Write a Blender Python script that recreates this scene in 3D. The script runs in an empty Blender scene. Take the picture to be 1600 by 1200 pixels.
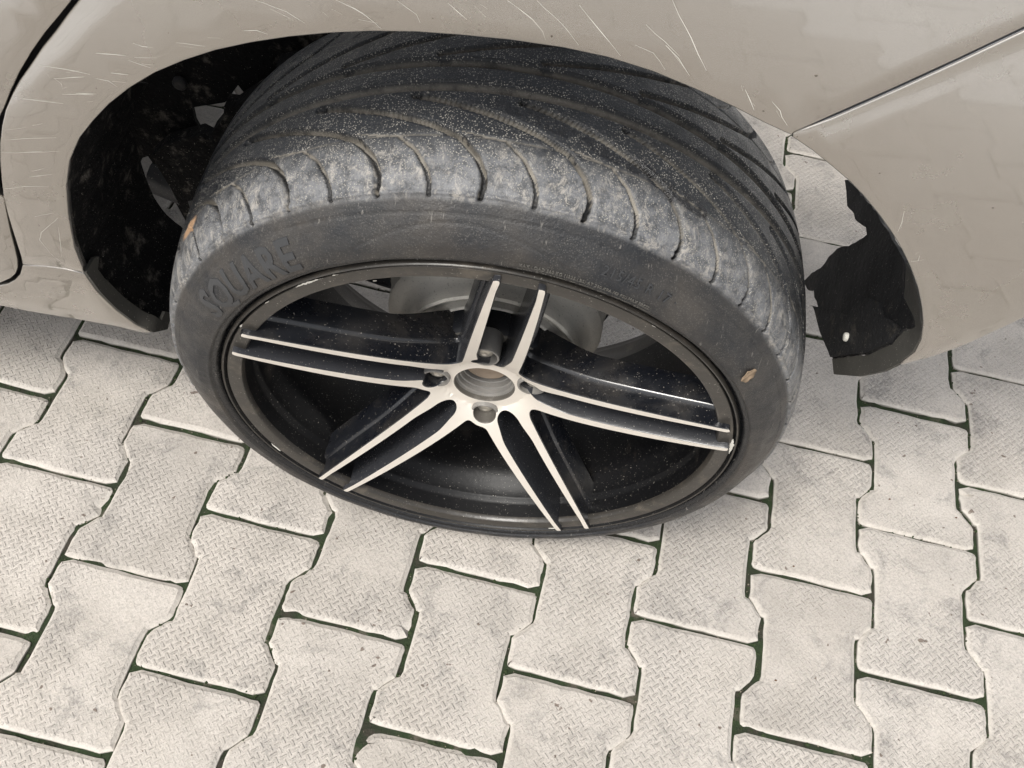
import bpy, bmesh, math, random
import numpy as np
from mathutils import Matrix, Vector
from mathutils.geometry import delaunay_2d_cdt

random.seed(7)
rng = np.random.default_rng(11)
sc = bpy.context.scene
C = sc.collection

# ------------------------------------------------------------------ camera
CAMZ = 1.0456
CAM = np.array([0.0273297, -0.4603283, CAMZ])
M = np.array([[0.98914000, 0.12060767, 0.08399908],
              [0.14696557, -0.81855080, -0.55531586],
              [0.00178216, 0.56163011, -0.82738652]])      # rows: right, down, forward
FPX = 1459.95
cd = bpy.data.cameras.new('camera')
cam = bpy.data.objects.new('camera', cd)
C.objects.link(cam)
cd.sensor_width = 36.0
cd.lens = FPX / 1600 * 36.0
cd.clip_start = 0.02
cd.clip_end = 400
cam.matrix_world = Matrix(((M[0][0], -M[1][0], -M[2][0], CAM[0]),
                           (M[0][1], -M[1][1], -M[2][1], CAM[1]),
                           (M[0][2], -M[1][2], -M[2][2], CAM[2]),
                           (0, 0, 0, 1)))
sc.camera = cam

# ------------------------------------------------------------------ sky and sun
SUN_EL, SUN_AZ = 60.0, 218.0       # elevation, direction the light comes from (degrees clockwise from +Y)
world = bpy.data.worlds.new('World')
sc.world = world
world.use_nodes = True
wt = world.node_tree
wt.nodes.clear()
sky = wt.nodes.new('ShaderNodeTexSky')
sky.sky_type = 'NISHITA'
sky.sun_disc = False
sky.sun_elevation = math.radians(SUN_EL)
sky.sun_rotation = math.radians(SUN_AZ)
sky.air_density = 1.0
sky.dust_density = 4.0
sky.ozone_density = 1.0
hs = wt.nodes.new('ShaderNodeHueSaturation')
hs.inputs['Saturation'].default_value = 0.20
bg = wt.nodes.new('ShaderNodeBackground')
bg.inputs['Strength'].default_value = 0.125
wo = wt.nodes.new('ShaderNodeOutputWorld')
wt.links.new(sky.outputs[0], hs.inputs['Color'])
wt.links.new(hs.outputs[0], bg.inputs['Color'])
wt.links.new(bg.outputs[0], wo.inputs['Surface'])
sd = bpy.data.lights.new('sun', 'SUN')
sd.energy = 1.5
sd.angle = math.radians(14)
sd.color = (1.0, 0.96, 0.89)
sun = bpy.data.objects.new('sun', sd)
C.objects.link(sun)
az, el = math.radians(SUN_AZ), math.radians(SUN_EL)
sv = Vector((math.sin(az) * math.cos(el), math.cos(az) * math.cos(el), math.sin(el)))
sun.rotation_euler = (-sv).to_track_quat('-Z', 'Y').to_euler()
sun.location = sv * 20
sc.view_settings.view_transform = 'Standard'
sc.view_settings.look = 'None'
sc.view_settings.gamma = 1
sc.view_settings.exposure = 0.60
sc.view_settings.use_curve_mapping = False


# ------------------------------------------------------------------ survey helpers (sight lines of the measured photograph onto real surfaces)
def ray(px):
    px = np.atleast_2d(np.array(px, float))
    return np.stack([(px[:, 0] - 800) / FPX, (px[:, 1] - 600) / FPX, np.ones(len(px))], 1) @ M


def at_y(px, y):
    d = ray(px)
    return CAM + d * ((y - CAM[1]) / d[:, 1])[:, None]


def at_z(px, z):
    d = ray(px)
    return CAM + d * ((z - CAM[2]) / d[:, 2])[:, None]


def Sy(z):                       # outward profile of the car's side
    z = np.asarray(z, float)
    return .03 + .30 * np.clip(.62 - z, 0, None) ** 2 + .12 * np.clip(z - .66, 0, None) ** 2 + 1.1 * np.clip(z - .84, 0, None) ** 2


def on_body(px):
    out = []
    for dd in ray(px):
        t = np.linspace(.3, 1.6, 6000)
        P = CAM + dd * t[:, None]
        g = P[:, 1] - Sy(P[:, 2])
        k = np.argmax(g > 0)
        out.append(P[k] if k else (np.nan,) * 3)
    return np.array(out)


# ------------------------------------------------------------------ object helpers
BASE = {}


def tag(o, label=None, cat=None, group=None, kind=None):
    if label: o['label'] = label
    if cat: o['category'] = cat
    if group: o['group'] = group
    if kind: o['kind'] = kind
    return o


def empty(name, loc, parent=None):
    o = bpy.data.objects.new(name, None)
    C.objects.link(o)
    o.empty_display_size = .05
    BASE[o.name] = Vector(loc)
    if parent:
        o.parent = parent
        o.location = Vector(loc) - BASE[parent.name]
    else:
        o.location = loc
    return o


def child(o, parent):
    """parent o, whose mesh is in world coordinates"""
    o.parent = parent
    o.location = -BASE[parent.name]
    return o


def mesh_obj(name, V, F, mats, parent=None, smooth=True, mi=None, recalc=True, sharp=None, attrs=None, bevel=None):
    me = bpy.data.meshes.new(name)
    V = np.asarray(V, float)
    me.from_pydata([tuple(v) for v in V], [], [tuple(int(i) for i in f) for f in F])
    for m in (mats if isinstance(mats, (list, tuple)) else [mats]):
        me.materials.append(m)
    if mi is not None:
        me.polygons.foreach_set('material_index', np.asarray(mi, np.int32))
    if attrs:
        for k, a in attrs.items():
            at = me.attributes.new(k, 'FLOAT', 'POINT')
            at.data.foreach_set('value', np.asarray(a, np.float32))
    if recalc:
        bm = bmesh.new(); bm.from_mesh(me)
        bmesh.ops.recalc_face_normals(bm, faces=bm.faces)
        bm.to_mesh(me); bm.free()
    me.polygons.foreach_set('use_smooth', [smooth] * len(me.polygons))
    if sharp is not None:
        me.set_sharp_from_angle(angle=math.radians(sharp))
    me.update()
    o = bpy.data.objects.new(name, me)
    C.objects.link(o)
    if bevel:
        b = o.modifiers.new('bevel', 'BEVEL'); b.width = bevel; b.segments = 2
        b.limit_method = 'ANGLE'; b.angle_limit = math.radians(35)
    if parent:
        child(o, parent)
    return o


def grid_obj(name, G, mat, parent=None, close_u=False, close_v=False, attrs=None, recalc=False, sharp=None, flip=False):
    """G: (nu, nv, 3) lattice of points"""
    nu, nv = G.shape[:2]
    iu = np.arange(nu if close_u else nu - 1)
    iv = np.arange(nv if close_v else nv - 1)
    A, B = np.meshgrid(iu, iv, indexing='ij')
    A2, B2 = (A + 1) % nu, (B + 1) % nv
    F = np.stack([A * nv + B, A2 * nv + B, A2 * nv + B2, A * nv + B2], -1).reshape(-1, 4)
    if flip: F = F[:, ::-1]
    me = bpy.data.meshes.new(name)
    V = G.reshape(-1, 3).astype(np.float32)
    me.vertices.add(len(V)); me.vertices.foreach_set('co', V.ravel())
    me.loops.add(F.size); me.loops.foreach_set('vertex_index', F.ravel().astype(np.int32))
    me.polygons.add(len(F))
    me.polygons.foreach_set('loop_start', np.arange(0, F.size, 4, dtype=np.int32))
    me.polygons.foreach_set('loop_total', np.full(len(F), 4, np.int32))
    me.materials.append(mat)
    me.polygons.foreach_set('use_smooth', [True] * len(F))
    me.update(calc_edges=True)
    if attrs:
        for k, a in attrs.items():
            at = me.attributes.new(k, 'FLOAT', 'POINT')
            at.data.foreach_set('value', np.asarray(a, np.float32).ravel())
    if recalc:
        bm = bmesh.new(); bm.from_mesh(me)
        bmesh.ops.recalc_face_normals(bm, faces=bm.faces)
        bm.to_mesh(me); bm.free()
    if sharp is not None:
        me.set_sharp_from_angle(angle=math.radians(sharp))
    o = bpy.data.objects.new(name, me)
    C.objects.link(o)
    if parent: child(o, parent)
    return o


# ------------------------------------------------------------------ materials
class NT:
    def __init__(s, name):
        s.m = bpy.data.materials.new(name); s.m.use_nodes = True
        s.t = s.m.node_tree; s.t.nodes.clear()
        s.out = s.n('ShaderNodeOutputMaterial')
        s.p = s.n('ShaderNodeBsdfPrincipled')
        s.t.links.new(s.p.outputs[0], s.out.inputs['Surface'])

    def n(s, typ, ins=None, **kw):
        nd = s.t.nodes.new(typ)
        for k, v in kw.items(): setattr(nd, k, v)
        for k, v in (ins or {}).items(): s.put(nd.inputs[k], v)
        return nd

    def put(s, sock, v):
        if isinstance(v, bpy.types.NodeSocket): s.t.links.new(v, sock)
        elif isinstance(v, bpy.types.Node): s.t.links.new(v.outputs[0], sock)
        else:
            if isinstance(v, (tuple, list)) and sock.type == 'RGBA' and len(v) == 3: v = (*v, 1)
            sock.default_value = v

    def math(s, op, a, b=0.0, c=0.0, clamp=False):
        nd = s.n('ShaderNodeMath', {0: a, 1: b, 2: c}, operation=op); nd.use_clamp = clamp
        return nd.outputs[0]

    def co(s, kind='Object'):
        return s.n('ShaderNodeTexCoord').outputs[kind]

    def noise(s, vec, scale, detail=4, rough=.55, dist=0.0, out='Fac'):
        return s.n('ShaderNodeTexNoise', {'Vector': vec, 'Scale': scale, 'Detail': detail, 'Roughness': rough, 'Distortion': dist}).outputs[out]

    def ramp(s, fac, stops):
        nd = s.n('ShaderNodeValToRGB', {'Fac': fac}); e = nd.color_ramp.elements
        while len(e) < len(stops): e.new(.5)
        for i, (p, c) in enumerate(stops):
            e[i].position = p
            e[i].color = (*c, 1) if isinstance(c, tuple) else (c, c, c, 1)
        return nd.outputs[0]

    def step(s, fac, a, b, lo=0.0, hi=1.0):
        nd = s.n('ShaderNodeMapRange', {'Value': fac, 'From Min': a, 'From Max': b, 'To Min': lo, 'To Max': hi}, interpolation_type='SMOOTHSTEP')
        return nd.outputs[0]

    def mix(s, f, a, b, mode='MIX'):
        nd = s.n('ShaderNodeMix', data_type='RGBA', blend_type=mode)
        s.put(nd.inputs[0], f); s.put(nd.inputs[6], a); s.put(nd.inputs[7], b)
        return nd.outputs[2]

    def bump(s, h, dist, strength=1.0, normal=None):
        ins = {'Height': h, 'Distance': dist, 'Strength': strength}
        if normal is not None: ins['Normal'] = normal
        return s.n('ShaderNodeBump', ins).outputs[0]

    def attr(s, name):
        return s.n('ShaderNodeAttribute', attribute_name=name).outputs['Fac']

    def set(s, **kw):
        for k, v in kw.items(): s.put(s.p.inputs[k.replace('_', ' ')], v)
        return s.m


def plain(name, col, rough, metallic=0.0, spec=.5, bump=None, dust=None):
    b = NT(name); v = b.co()
    c = b.mix(b.noise(v, 60, 5), tuple(x * .8 for x in col), tuple(min(1, x * 1.2) for x in col))
    if dust:
        f = b.step(b.noise(v, dust[1], 8, .7), .62 - dust[2], .72, 0, dust[3])
        c = b.mix(f, c, dust[0])
        sp = b.step(b.noise(v, 620, 2, .5), .68, .74, 0, .8)
        c = b.mix(sp, c, (.35, .33, .29))
    b.set(Base_Color=c, Roughness=rough, Metallic=metallic, Specular_IOR_Level=spec)
    if bump:
        b.set(Normal=b.bump(b.noise(v, bump[0], 6, .6), bump[1]))
    return b.m


def paver_material():
    b = NT('concrete_paver'); v = b.co()
    info = b.n('ShaderNodeObjectInfo')
    off = b.n('ShaderNodeVectorMath', {0: info.outputs['Random'], 1: (37.1, 91.7, 13.3)}, operation='MULTIPLY').outputs[0]
    # world-continuous soiling plus each stone's own
    gv = b.n('ShaderNodeNewGeometry').outputs['Position']
    vv = b.n('ShaderNodeVectorMath', {0: v, 1: off}, operation='ADD').outputs[0]
    # chequered raised bars, 5.2 mm cells
    sep = b.n('ShaderNodeSeparateXYZ', {0: b.n('ShaderNodeVectorMath', {0: v, 'Scale': 1 / .0073}, operation='SCALE').outputs[0]})
    x = b.math('MULTIPLY', b.math('ADD', sep.outputs[0], sep.outputs[1]), .7071)
    y = b.math('MULTIPLY', b.math('SUBTRACT', sep.outputs[0], sep.outputs[1]), .7071)
    fx, fy = b.math('FLOOR', x), b.math('FLOOR', y)
    par = b.math('MODULO', b.math('ABSOLUTE', b.math('ADD', fx, fy)), 2.0)
    rx = b.math('SUBTRACT', b.math('SUBTRACT', x, fx), .5)
    ry = b.math('SUBTRACT', b.math('SUBTRACT', y, fy), .5)
    a1, a2 = rx, ry
    mA = b.n('ShaderNodeMix', data_type='FLOAT'); b.put(mA.inputs[0], par); b.put(mA.inputs[2], a1); b.put(mA.inputs[3], a2)
    mB = b.n('ShaderNodeMix', data_type='FLOAT'); b.put(mB.inputs[0], par); b.put(mB.inputs[2], a2); b.put(mB.inputs[3], a1)
    A = b.math('ABSOLUTE', mA.outputs[0]); B = b.math('ABSOLUTE', mB.outputs[0])
    bar = b.math('MULTIPLY', b.step(B, .155, .06), b.step(A, .54, .44))
    up = b.attr('top')
    worn = b.math('MULTIPLY', b.step(b.noise(vv, 8, 5, .6), .36, .62, .12, 1.0), b.step(b.noise(vv, 75, 4, .7), .32, .56, .35, 1.0))
    bar = b.math('MULTIPLY', b.math('MULTIPLY', bar, worn), up)
    # colour
    n1 = b.noise(vv, 14, 7, .62)
    n2 = b.noise(gv, 5.5, 6, .6)
    base = b.ramp(n1, [(.30, (.435, .396, .350)), (.50, (.535, .488, .436)), (.72, (.60, .55, .495))])
    base = b.mix(b.step(n2, .35, .65, 0, .35), base, (.49, .455, .42))
    # grey-violet tyre soiling in patches, then a darker band beside each bar
    st = b.step(b.noise(vv, 17, 9, .76, .5), .50, .66)
    st2 = b.math('MULTIPLY', st, b.step(b.noise(vv, 230, 5, .75), .38, .58, .15, 1))
    base = b.mix(b.math('MULTIPLY', st2, .75), base, (.20, .19, .18))
    low = b.math('MULTIPLY', b.math('MULTIPLY', b.step(B, .09, .17), b.step(B, .34, .20)), b.math('MULTIPLY', b.step(A, .56, .46), b.math('MULTIPLY', worn, up)))
    base = b.mix(b.math('MULTIPLY', low, .42), base, (.27, .25, .225))
    # each stone a touch lighter or darker
    hsv = b.n('ShaderNodeHueSaturation', {'Color': base, 'Value': b.math('MULTIPLY_ADD', info.outputs['Random'], .14, .94), 'Saturation': .92}).outputs[0]
    # grain and pores
    gr = b.noise(vv, 420, 3, .7)
    hsv = b.mix(b.step(gr, .33, .60, .42, 0), hsv, (.25, .23, .205))
    hsv = b.mix(b.step(b.noise(vv, 700, 2, .5), .62, .72, 0, .35), hsv, (.66, .62, .56))
    hsv = b.mix(b.step(b.noise(vv, 95, 2, .4), .735, .76, 0, .75), hsv, (.10, .065, .045))
    # rims of the chamfer: paler where rubbed, green-black at the foot
    cham = b.math('SUBTRACT', 1.0, up)
    hsv = b.mix(b.math('MULTIPLY', b.math('MULTIPLY', cham, b.step(b.noise(vv, 60, 5, .7), .3, .6, .35, .8)), 1.0), hsv, (.66, .62, .56))
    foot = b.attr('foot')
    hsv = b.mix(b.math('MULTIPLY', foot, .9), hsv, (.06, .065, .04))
    nrm = b.bump(b.math('ADD', bar, b.math('MULTIPLY', b.noise(vv, 300, 6, .75), .60)), .0014, 1.0)
    nrm = b.bump(b.noise(vv, 60, 8, .74), .0016, .8, nrm)
    b.set(Base_Color=hsv, Roughness=.82, Specular_IOR_Level=.35, Normal=nrm)
    return b.m


def moss_material():
    b = NT('joint_moss'); v = b.co()
    n = b.noise(v, 26, 6, .6)
    c = b.ramp(n, [(.36, (.085, .075, .06)), (.44, (.050, .060, .038)), (.58, (.050, .078, .036)), (.68, (.17, .15, .12))])
    c = b.mix(b.step(b.noise(v, 500, 3, .6), .55, .75, 0, .5), c, (.12, .11, .08))
    nrm = b.bump(b.noise(v, 300, 6, .75), .006)
    b.set(Base_Color=c, Roughness=.95, Specular_IOR_Level=.2, Normal=nrm)
    return b.m


def rubber_material():
    b = NT('tyre_rubber'); v = b.co()
    gro, sho, s = b.attr('groove'), b.attr('shoulder'), b.attr('side')
    base = b.mix(b.noise(v, 40, 6), (.005, .006, .008), (.014, .016, .020))
    # pale scuffs and dried dust on the shoulder blocks, with sky sheen painted in
    sv_ = b.n('ShaderNodeVectorMath', {0: v, 1: (1.0, .5, 1.0)}, operation='MULTIPLY').outputs[0]
    d1 = b.step(b.noise(sv_, 58, 9, .78, .9), .43, .60)
    d2 = b.step(b.noise(sv_, 170, 8, .8, .8), .47, .58)
    dust = b.math('MULTIPLY', b.math('MULTIPLY', d1, d2), b.math('MULTIPLY', sho, .75))
    sky_sheen = b.math('MULTIPLY', b.math('MULTIPLY', sho, b.step(b.noise(v, 85, 9, .8, .3), .34, .62, .14, .62)), 1.0)
    base = b.mix(sky_sheen, base, (.27, .275, .285))
    base = b.mix(dust, base, (.42, .39, .345))
    # thin dust film over tread and side wall
    film = b.math('MULTIPLY', b.step(b.noise(v, 17, 7, .65), .35, .7), b.math('MULTIPLY_ADD', s, .30, .03))
    base = b.mix(film, base, (.105, .092, .076))
    side_br = b.math('MULTIPLY', s, b.step(b.noise(v, 9, 4, .6), .45, .65, 0, .35))
    base = b.mix(side_br, base, (.085, .07, .055))
    # grooves blackened: shade painted into their colour
    base = b.mix(b.math('MULTIPLY', b.step(gro, .2, .7), .9), base, (.004, .004, .0045))
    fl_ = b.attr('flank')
    base = b.mix(b.math('MULTIPLY', b.step(fl_, .15, .7), b.math('MULTIPLY', b.step(b.noise(v, 60, 6, .7), .30, .58, .25, .95), b.math('MULTIPLY_ADD', sho, .35, .60))), base, (.27, .245, .205))  # one flank paled: beige dust plus the lit edge painted in
    # grit specks
    tread = b.math('MULTIPLY', b.math('SUBTRACT', 1.0, s), b.math('SUBTRACT', 1.0, b.math('MULTIPLY', b.step(gro, .1, .6), .9)))
    vz_ = b.n('ShaderNodeTexVoronoi', {'Vector': v, 'Scale': 620.0}).outputs['Distance']
    sp = b.math('MULTIPLY', b.step(vz_, .36, .22), b.math('MULTIPLY_ADD', tread, .75, .15))
    sp = b.math('MULTIPLY', sp, b.step(b.noise(v, 48, 6, .78), .38, .58, .12, 1))
    base = b.mix(sp, base, (.34, .32, .28))
    wetp = b.math('MULTIPLY', b.step(b.attr('wet'), .2, .8), b.step(b.noise(v, 90, 6, .7), .38, .55))
    base = b.mix(b.math('MULTIPLY', wetp, .9), base, (.006, .006, .007))
    cl = b.step(b.math('ADD', b.attr('clay'), b.math('MULTIPLY', b.noise(v, 120, 6, .75), .5)), .66, 1.0)
    base = b.mix(b.math('MULTIPLY', cl, .85), base, (.46, .29, .17))
    bead = b.attr('bead')
    base = b.mix(bead, base, (.010, .0105, .012))
    # fine pale scratches drawn round and across the side wall
    wv = b.n('ShaderNodeVectorMath', {0: v, 1: (1.0, .25, .22)}, operation='MULTIPLY').outputs[0]
    sc1 = b.math('MULTIPLY', b.step(b.noise(wv, 150, 4, .55, 2.5), .66, .70), b.math('MULTIPLY', s, .38))
    base = b.mix(sc1, base, (.30, .28, .25))
    rough = b.step(b.noise(v, 55, 6, .6), .3, .7, .33, .54)
    rough = b.math('MULTIPLY', rough, b.math('MULTIPLY_ADD', bead, -.45, 1.0))
    rough = b.math('ADD', rough, b.math('MULTIPLY', dust, .3), clamp=True)
    nrm = b.bump(b.noise(v, 520, 4, .7), .0005, .7)
    nrm = b.bump(b.noise(v, 130, 7, .7), .0010, .7, nrm)
    rough = b.math('SUBTRACT', rough, b.math('MULTIPLY', wetp, .30), clamp=True)
    b.set(Base_Color=base, Roughness=rough, Specular_IOR_Level=.5, Normal=nrm)
    return b.m


def paint_material():
    b = NT('silver_beige_paint'); v = b.co()
    fl = b.noise(v, 1800, 1, .5)
    c = b.mix(b.step(fl, .3, .7), (.385, .362, .330), (.440, .415, .380))
    dust = b.step(b.noise(v, 7, 7, .65), .4, .72, 0, .30)
    c = b.mix(dust, c, (.40, .372, .335))
    sp = b.step(b.noise(v, 260, 1, .4), .80, .815, 0, .8)
    c = b.mix(sp, c, (.10, .08, .06))
    r = b.step(b.noise(v, 10, 6, .6), .3, .7, .22, .30)
    b.set(Base_Color=c, Roughness=r, Metallic=.88, Coat_Weight=1.0, Coat_Roughness=.035, Coat_IOR=1.55,
          Normal=b.bump(fl, .00012, .4))
    return b.m


def machined_material():
    b = NT('machined_face'); v = b.co()
    c = b.mix(b.noise(v, 25, 4), (.72, .67, .60), (.86, .81, .735))
    c = b.mix(b.step(b.noise(v, 240, 4, .7), .66, .74, 0, .5), c, (.25, .22, .18))
    b.set(Base_Color=c, Roughness=.40, Metallic=.35, Specular_IOR_Level=.5,
          Normal=b.bump(b.noise(v, 900, 2), .0001, .5))
    return b.m


def gloss_black(name='gloss_black', dusty=.35, col=(.012, .013, .016)):
    b = NT(name); v = b.co()
    c = b.mix(b.step(b.noise(v, 16, 7, .68, .4), .42, .70, 0, dusty), col, (.16, .14, .115))
    c = b.mix(b.step(b.noise(v, 520, 2, .5), .67, .72, 0, .55), c, (.34, .31, .27))
    r = b.step(b.noise(v, 22, 6, .6), .3, .7, .16, .42)
    b.set(Base_Color=c, Roughness=r, Specular_IOR_Level=.6, Coat_Weight=.3, Coat_Roughness=.1,
          Normal=b.bump(b.noise(v, 200, 4, .6), .0002, .4))
    return b.m


MP = paver_material(); MM = moss_material(); MR = rubber_material(); MB = paint_material()
MF = machined_material(); MK = gloss_black('gloss_black', .20, (.007, .008, .011))
M_lip = plain('dusty_rim_lip', (.038, .034, .029), .30, spec=.5, bump=(70, .0004), dust=((.13, .11, .085), 30, .10, .6))
M_barrel = plain('rim_barrel', (.004, .004, .0046), .42, spec=.28, bump=(120, .0003), dust=((.06, .05, .04), 14, .06, .45))
M_flank = plain('dusty_spoke_flank', (.030, .031, .035), .27, spec=.6, bump=(90, .0003), dust=((.20, .165, .125), 11, .06, .75))
M_liner = plain('black_wheel_liner', (.005, .005, .0055), .85, spec=.15, bump=(140, .005), dust=((.17, .155, .135), 45, .09, .7))
M_flap = plain('dirty_black_plastic', (.012, .012, .013), .55, spec=.35, bump=(120, .001), dust=((.10, .09, .075), 70, .05, .6))
M_flapgrit = plain('gritty_black_plastic', (.016, .016, .017), .6, spec=.3, bump=(90, .003), dust=((.085, .075, .06), 55, .10, .7))
M_lipgrey = plain('dirty_inner_lip', (.06, .057, .05), .75, spec=.4, bump=(90, .0006), dust=((.04, .04, .035), 45, .06, .7))
M_drum = plain('rusty_drum_iron', (.17, .145, .115), .58, .35, bump=(120, .0006), dust=((.30, .26, .20), 30, .08, .7))
def drum_material():
    b = NT('drum_iron'); v = b.co()
    sep = b.n('ShaderNodeSeparateXYZ', {0: b.n('ShaderNodeVectorMath', {0: v, 1: tuple(float(q) for q in (.0026, 0, .2917))}, operation='SUBTRACT').outputs[0]})
    c = b.mix(b.noise(v, 22, 8, .7), (.34, .325, .29), (.58, .55, .50))
    c = b.mix(b.math('MULTIPLY', b.attr('rub_glint'), b.step(b.noise(v, 45, 6, .7), .35, .6, .3, 1)), c, (.70, .66, .58))  # raised rings paled as rubbed metal, their highlight painted in too
    c = b.mix(b.step(b.noise(v, 400, 3, .6), .6, .7, 0, .4), c, (.04, .03, .025))
    b.set(Base_Color=c, Roughness=.5, Metallic=.25, Normal=b.bump(b.noise(v, 160, 6, .7), .0006))
    return b.m


M_drum = drum_material()
M_hub = plain('dirty_hub_casting', (.13, .12, .105), .5, .3, bump=(150, .0004), dust=((.30, .28, .25), 60, .06, .6))
M_bolt = plain('worn_bolt_metal', (.55, .51, .44), .38, .5, bump=(300, .0003), dust=((.10, .09, .08), 120, .06, .8))
M_cup = plain('grey_bolt_seat', (.26, .25, .235), .48, .35, bump=(200, .0006), dust=((.33, .31, .27), 90, .10, .7))
M_rust = plain('rusty_hub_nose', (.30, .235, .175), .6, .2, bump=(120, .0005), dust=((.16, .09, .05), 70, .08, .8))
M_dark = plain('black_underbody', (.010, .011, .014), .5, spec=.4, bump=(70, .001), dust=((.10, .09, .08), 60, .03, .4))
M_scratch = plain('scratched_primer', (.66, .64, .58), .6)
M_chrome = plain('bright_seam_strip', (.30, .31, .33), .3, .6)
M_rub = plain('raised_rubber_letter', (.035, .036, .038), .42, bump=(300, .0002))
M_ltr = plain('dusty_raised_letter', (.10, .095, .085), .6)
M_gap = plain('dark_panel_gap', (.006, .006, .007), .6, spec=.2)
M_scuff = plain('brown_scuff_flake', (.26, .19, .125), .8)
M_crumb = plain('brown_soil_crumb', (.13, .07, .04), .9)
M_clay = plain('orange_clay_smear', (.52, .30, .16), .9, bump=(300, .001))

# ------------------------------------------------------------------ ground and paving
YAW = math.radians(5.878696)
WL = CAMZ / 7.91916561            # column pitch
LL = 1.4667614 * WL               # length of one stone with its joint
ca, sa = math.cos(YAW), math.sin(YAW)
PO = CAM - np.array([[ca, sa, 0], [-sa, ca, 0], [0, 0, 1]]) @ np.array([1.87537144 * WL, -6.17084132 * WL, CAMZ])
DX = .078 * WL
GAP = .0020


def paver_outline(seed):
    r = random.Random(seed)
    hw, hn, hl = WL / 2 + DX - GAP, WL / 2 - DX - GAP, LL / 2 - GAP
    u = LL / 2
    y1, y2 = u - .372 * u, .372 * u       # end of the straight end block; start of the waist
    R = []
    for y in np.linspace(-hl + .006, -y1 + .0, 5): R.append((hw, y))
    R.append((hw - .0015, -y1 + .004))
    for t in (.25, .5, .75): R.append((hw + (hn - hw) * t, -y1 + .002 + (y1 - y2) * t))
    R.append((hn + .0012, -y2 - .002)); R.append((hn, -y2 + .004))
    for y in np.linspace(-y2 + .014, y2 - .014, 3): R.append((hn, y))
    R += [(hn, y2 - .004), (hn + .0012, y2 + .002)]
    for t in (.75, .5, .25): R.append((hw + (hn - hw) * t, y1 - .002 - (y1 - y2) * t))
    R.append((hw - .0015, y1 - .004))
    for y in np.linspace(y1, hl - .006, 5): R.append((hw, y))
    R += [(hw - .001, hl - .0025), (hw - .004, hl - .0004)]
    T = [(x, hl) for x in np.linspace(hw - .012, -hw + .012, 8)]
    Lf = [(-x, -y) for x, y in R]
    Bt = [(-x, -y) for x, y in T]
    P = np.array(R + T + Lf + Bt)
    P += np.array([[r.gauss(0, .0005), r.gauss(0, .0005)] for _ in P])
    return P


def paver_mesh(seed):
    P = paver_outline(seed)
    n = len(P)
    r = random.Random(seed + 100)
    nx = np.roll(P, -1, 0) - np.roll(P, 1, 0)
    N = np.stack([nx[:, 1], -nx[:, 0]], 1); N /= np.linalg.norm(N, axis=1)[:, None]
    ins = .0044 + np.array([abs(r.gauss(0, .0009)) for _ in P])
    chip = r.randrange(n) if seed % 3 == 0 else None
    dz = np.zeros(n)
    if chip is not None:
        for k in range(-2, 3):
            ins[(chip + k) % n] += .011 * (1 - abs(k) / 3) * r.uniform(.7, 1.2); dz[(chip + k) % n] = -.003 * (1 - abs(k) / 3)
    P1 = P - N * ins[:, None]
    P1b = P - N * (ins * .45)[:, None]
    rings = [(P1 - N * .0012, 0 * dz), (P1, 0 * dz), (P - N * .0004, -.0034 + dz), (P, -.0046 + dz), (P, -.0085 + dz * 0), (P, -.05 + 0 * dz)]
    V = np.vstack([np.c_[q, z] for q, z in rings])
    V[:n, 2] += 0.0
    top = [Vector(q[:2]) for q in V[:n]]
    m_ = n
    for xx in (-.04, -.02, 0, .02, .04):
        for yy in np.linspace(-LL / 2 + .018, LL / 2 - .018, 9): top.append(Vector((xx, yy)))
    cv_, _, cf_, ov_, *_ = delaunay_2d_cdt(top, [(i, (i + 1) % n) for i in range(n)], [], 1, 1e-7)
    extra = [(v_[0], v_[1], 0.0) for v_ in cv_[n:]]
    nV = len(V)
    V = np.vstack([V, np.array(extra).reshape(-1, 3)])
    F = [[(i if i < n else nV + i - n) for i in f] for f in cf_]
    for k in range(len(rings) - 1):
        for i in range(n):
            j = (i + 1) % n
            F.append([k * n + i, (k + 1) * n + i, (k + 1) * n + j, k * n + j])
    me = bpy.data.meshes.new('paver')
    me.from_pydata([tuple(v) for v in V], [], F)
    me.materials.append(MP)
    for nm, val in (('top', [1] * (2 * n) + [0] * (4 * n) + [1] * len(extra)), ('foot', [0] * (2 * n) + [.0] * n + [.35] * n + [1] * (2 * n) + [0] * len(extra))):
        a = me.attributes.new(nm, 'FLOAT', 'POINT'); a.data.foreach_set('value', np.array(val, np.float32))
    bm = bmesh.new(); bm.from_mesh(me); bmesh.ops.recalc_face_normals(bm, faces=bm.faces)
    for f in bm.faces: f.smooth = abs(f.normal.z) < .999
    bm.to_mesh(me); bm.free()
    me.set_sharp_from_angle(angle=math.radians(14))
    return me


def lattice(c, h):
    """column and half-row indices to the ground position of a stone's centre"""
    px, py = (c + .5) * WL, -h * LL / 2
    return PO[0] + ca * px + sa * py, PO[1] - sa * px + ca * py


ground = mesh_obj('ground', [(-60, -60, -.03), (60, -60, -.03), (60, 60, -.03), (-60, 60, -.03)], [(0, 1, 2, 3)],
                  plain('far_paving_ground', (.40, .37, .33), .9), smooth=False)
tag(ground, 'pale paved ground running out to the horizon', kind='structure')

# bed of sand and moss between the stones
n = 300
xs = np.linspace(-2.3, 2.3, n); X, Y = np.meshgrid(xs, xs + .3, indexing='ij')
Z = -.0058 + .0016 * np.sin(X * 31 + 2 * np.sin(Y * 17)) * np.sin(Y * 27 + 1.5 * np.sin(X * 23)) + rng.normal(0, .0011, X.shape)
pavement = grid_obj('pavement', np.stack([X, Y, Z], -1), MM)
pavement.name = 'pavement'
tag(pavement, 'mossy bed under pale interlocking concrete pavers', kind='structure')
BASE[pavement.name] = Vector((0, 0, 0))

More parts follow.
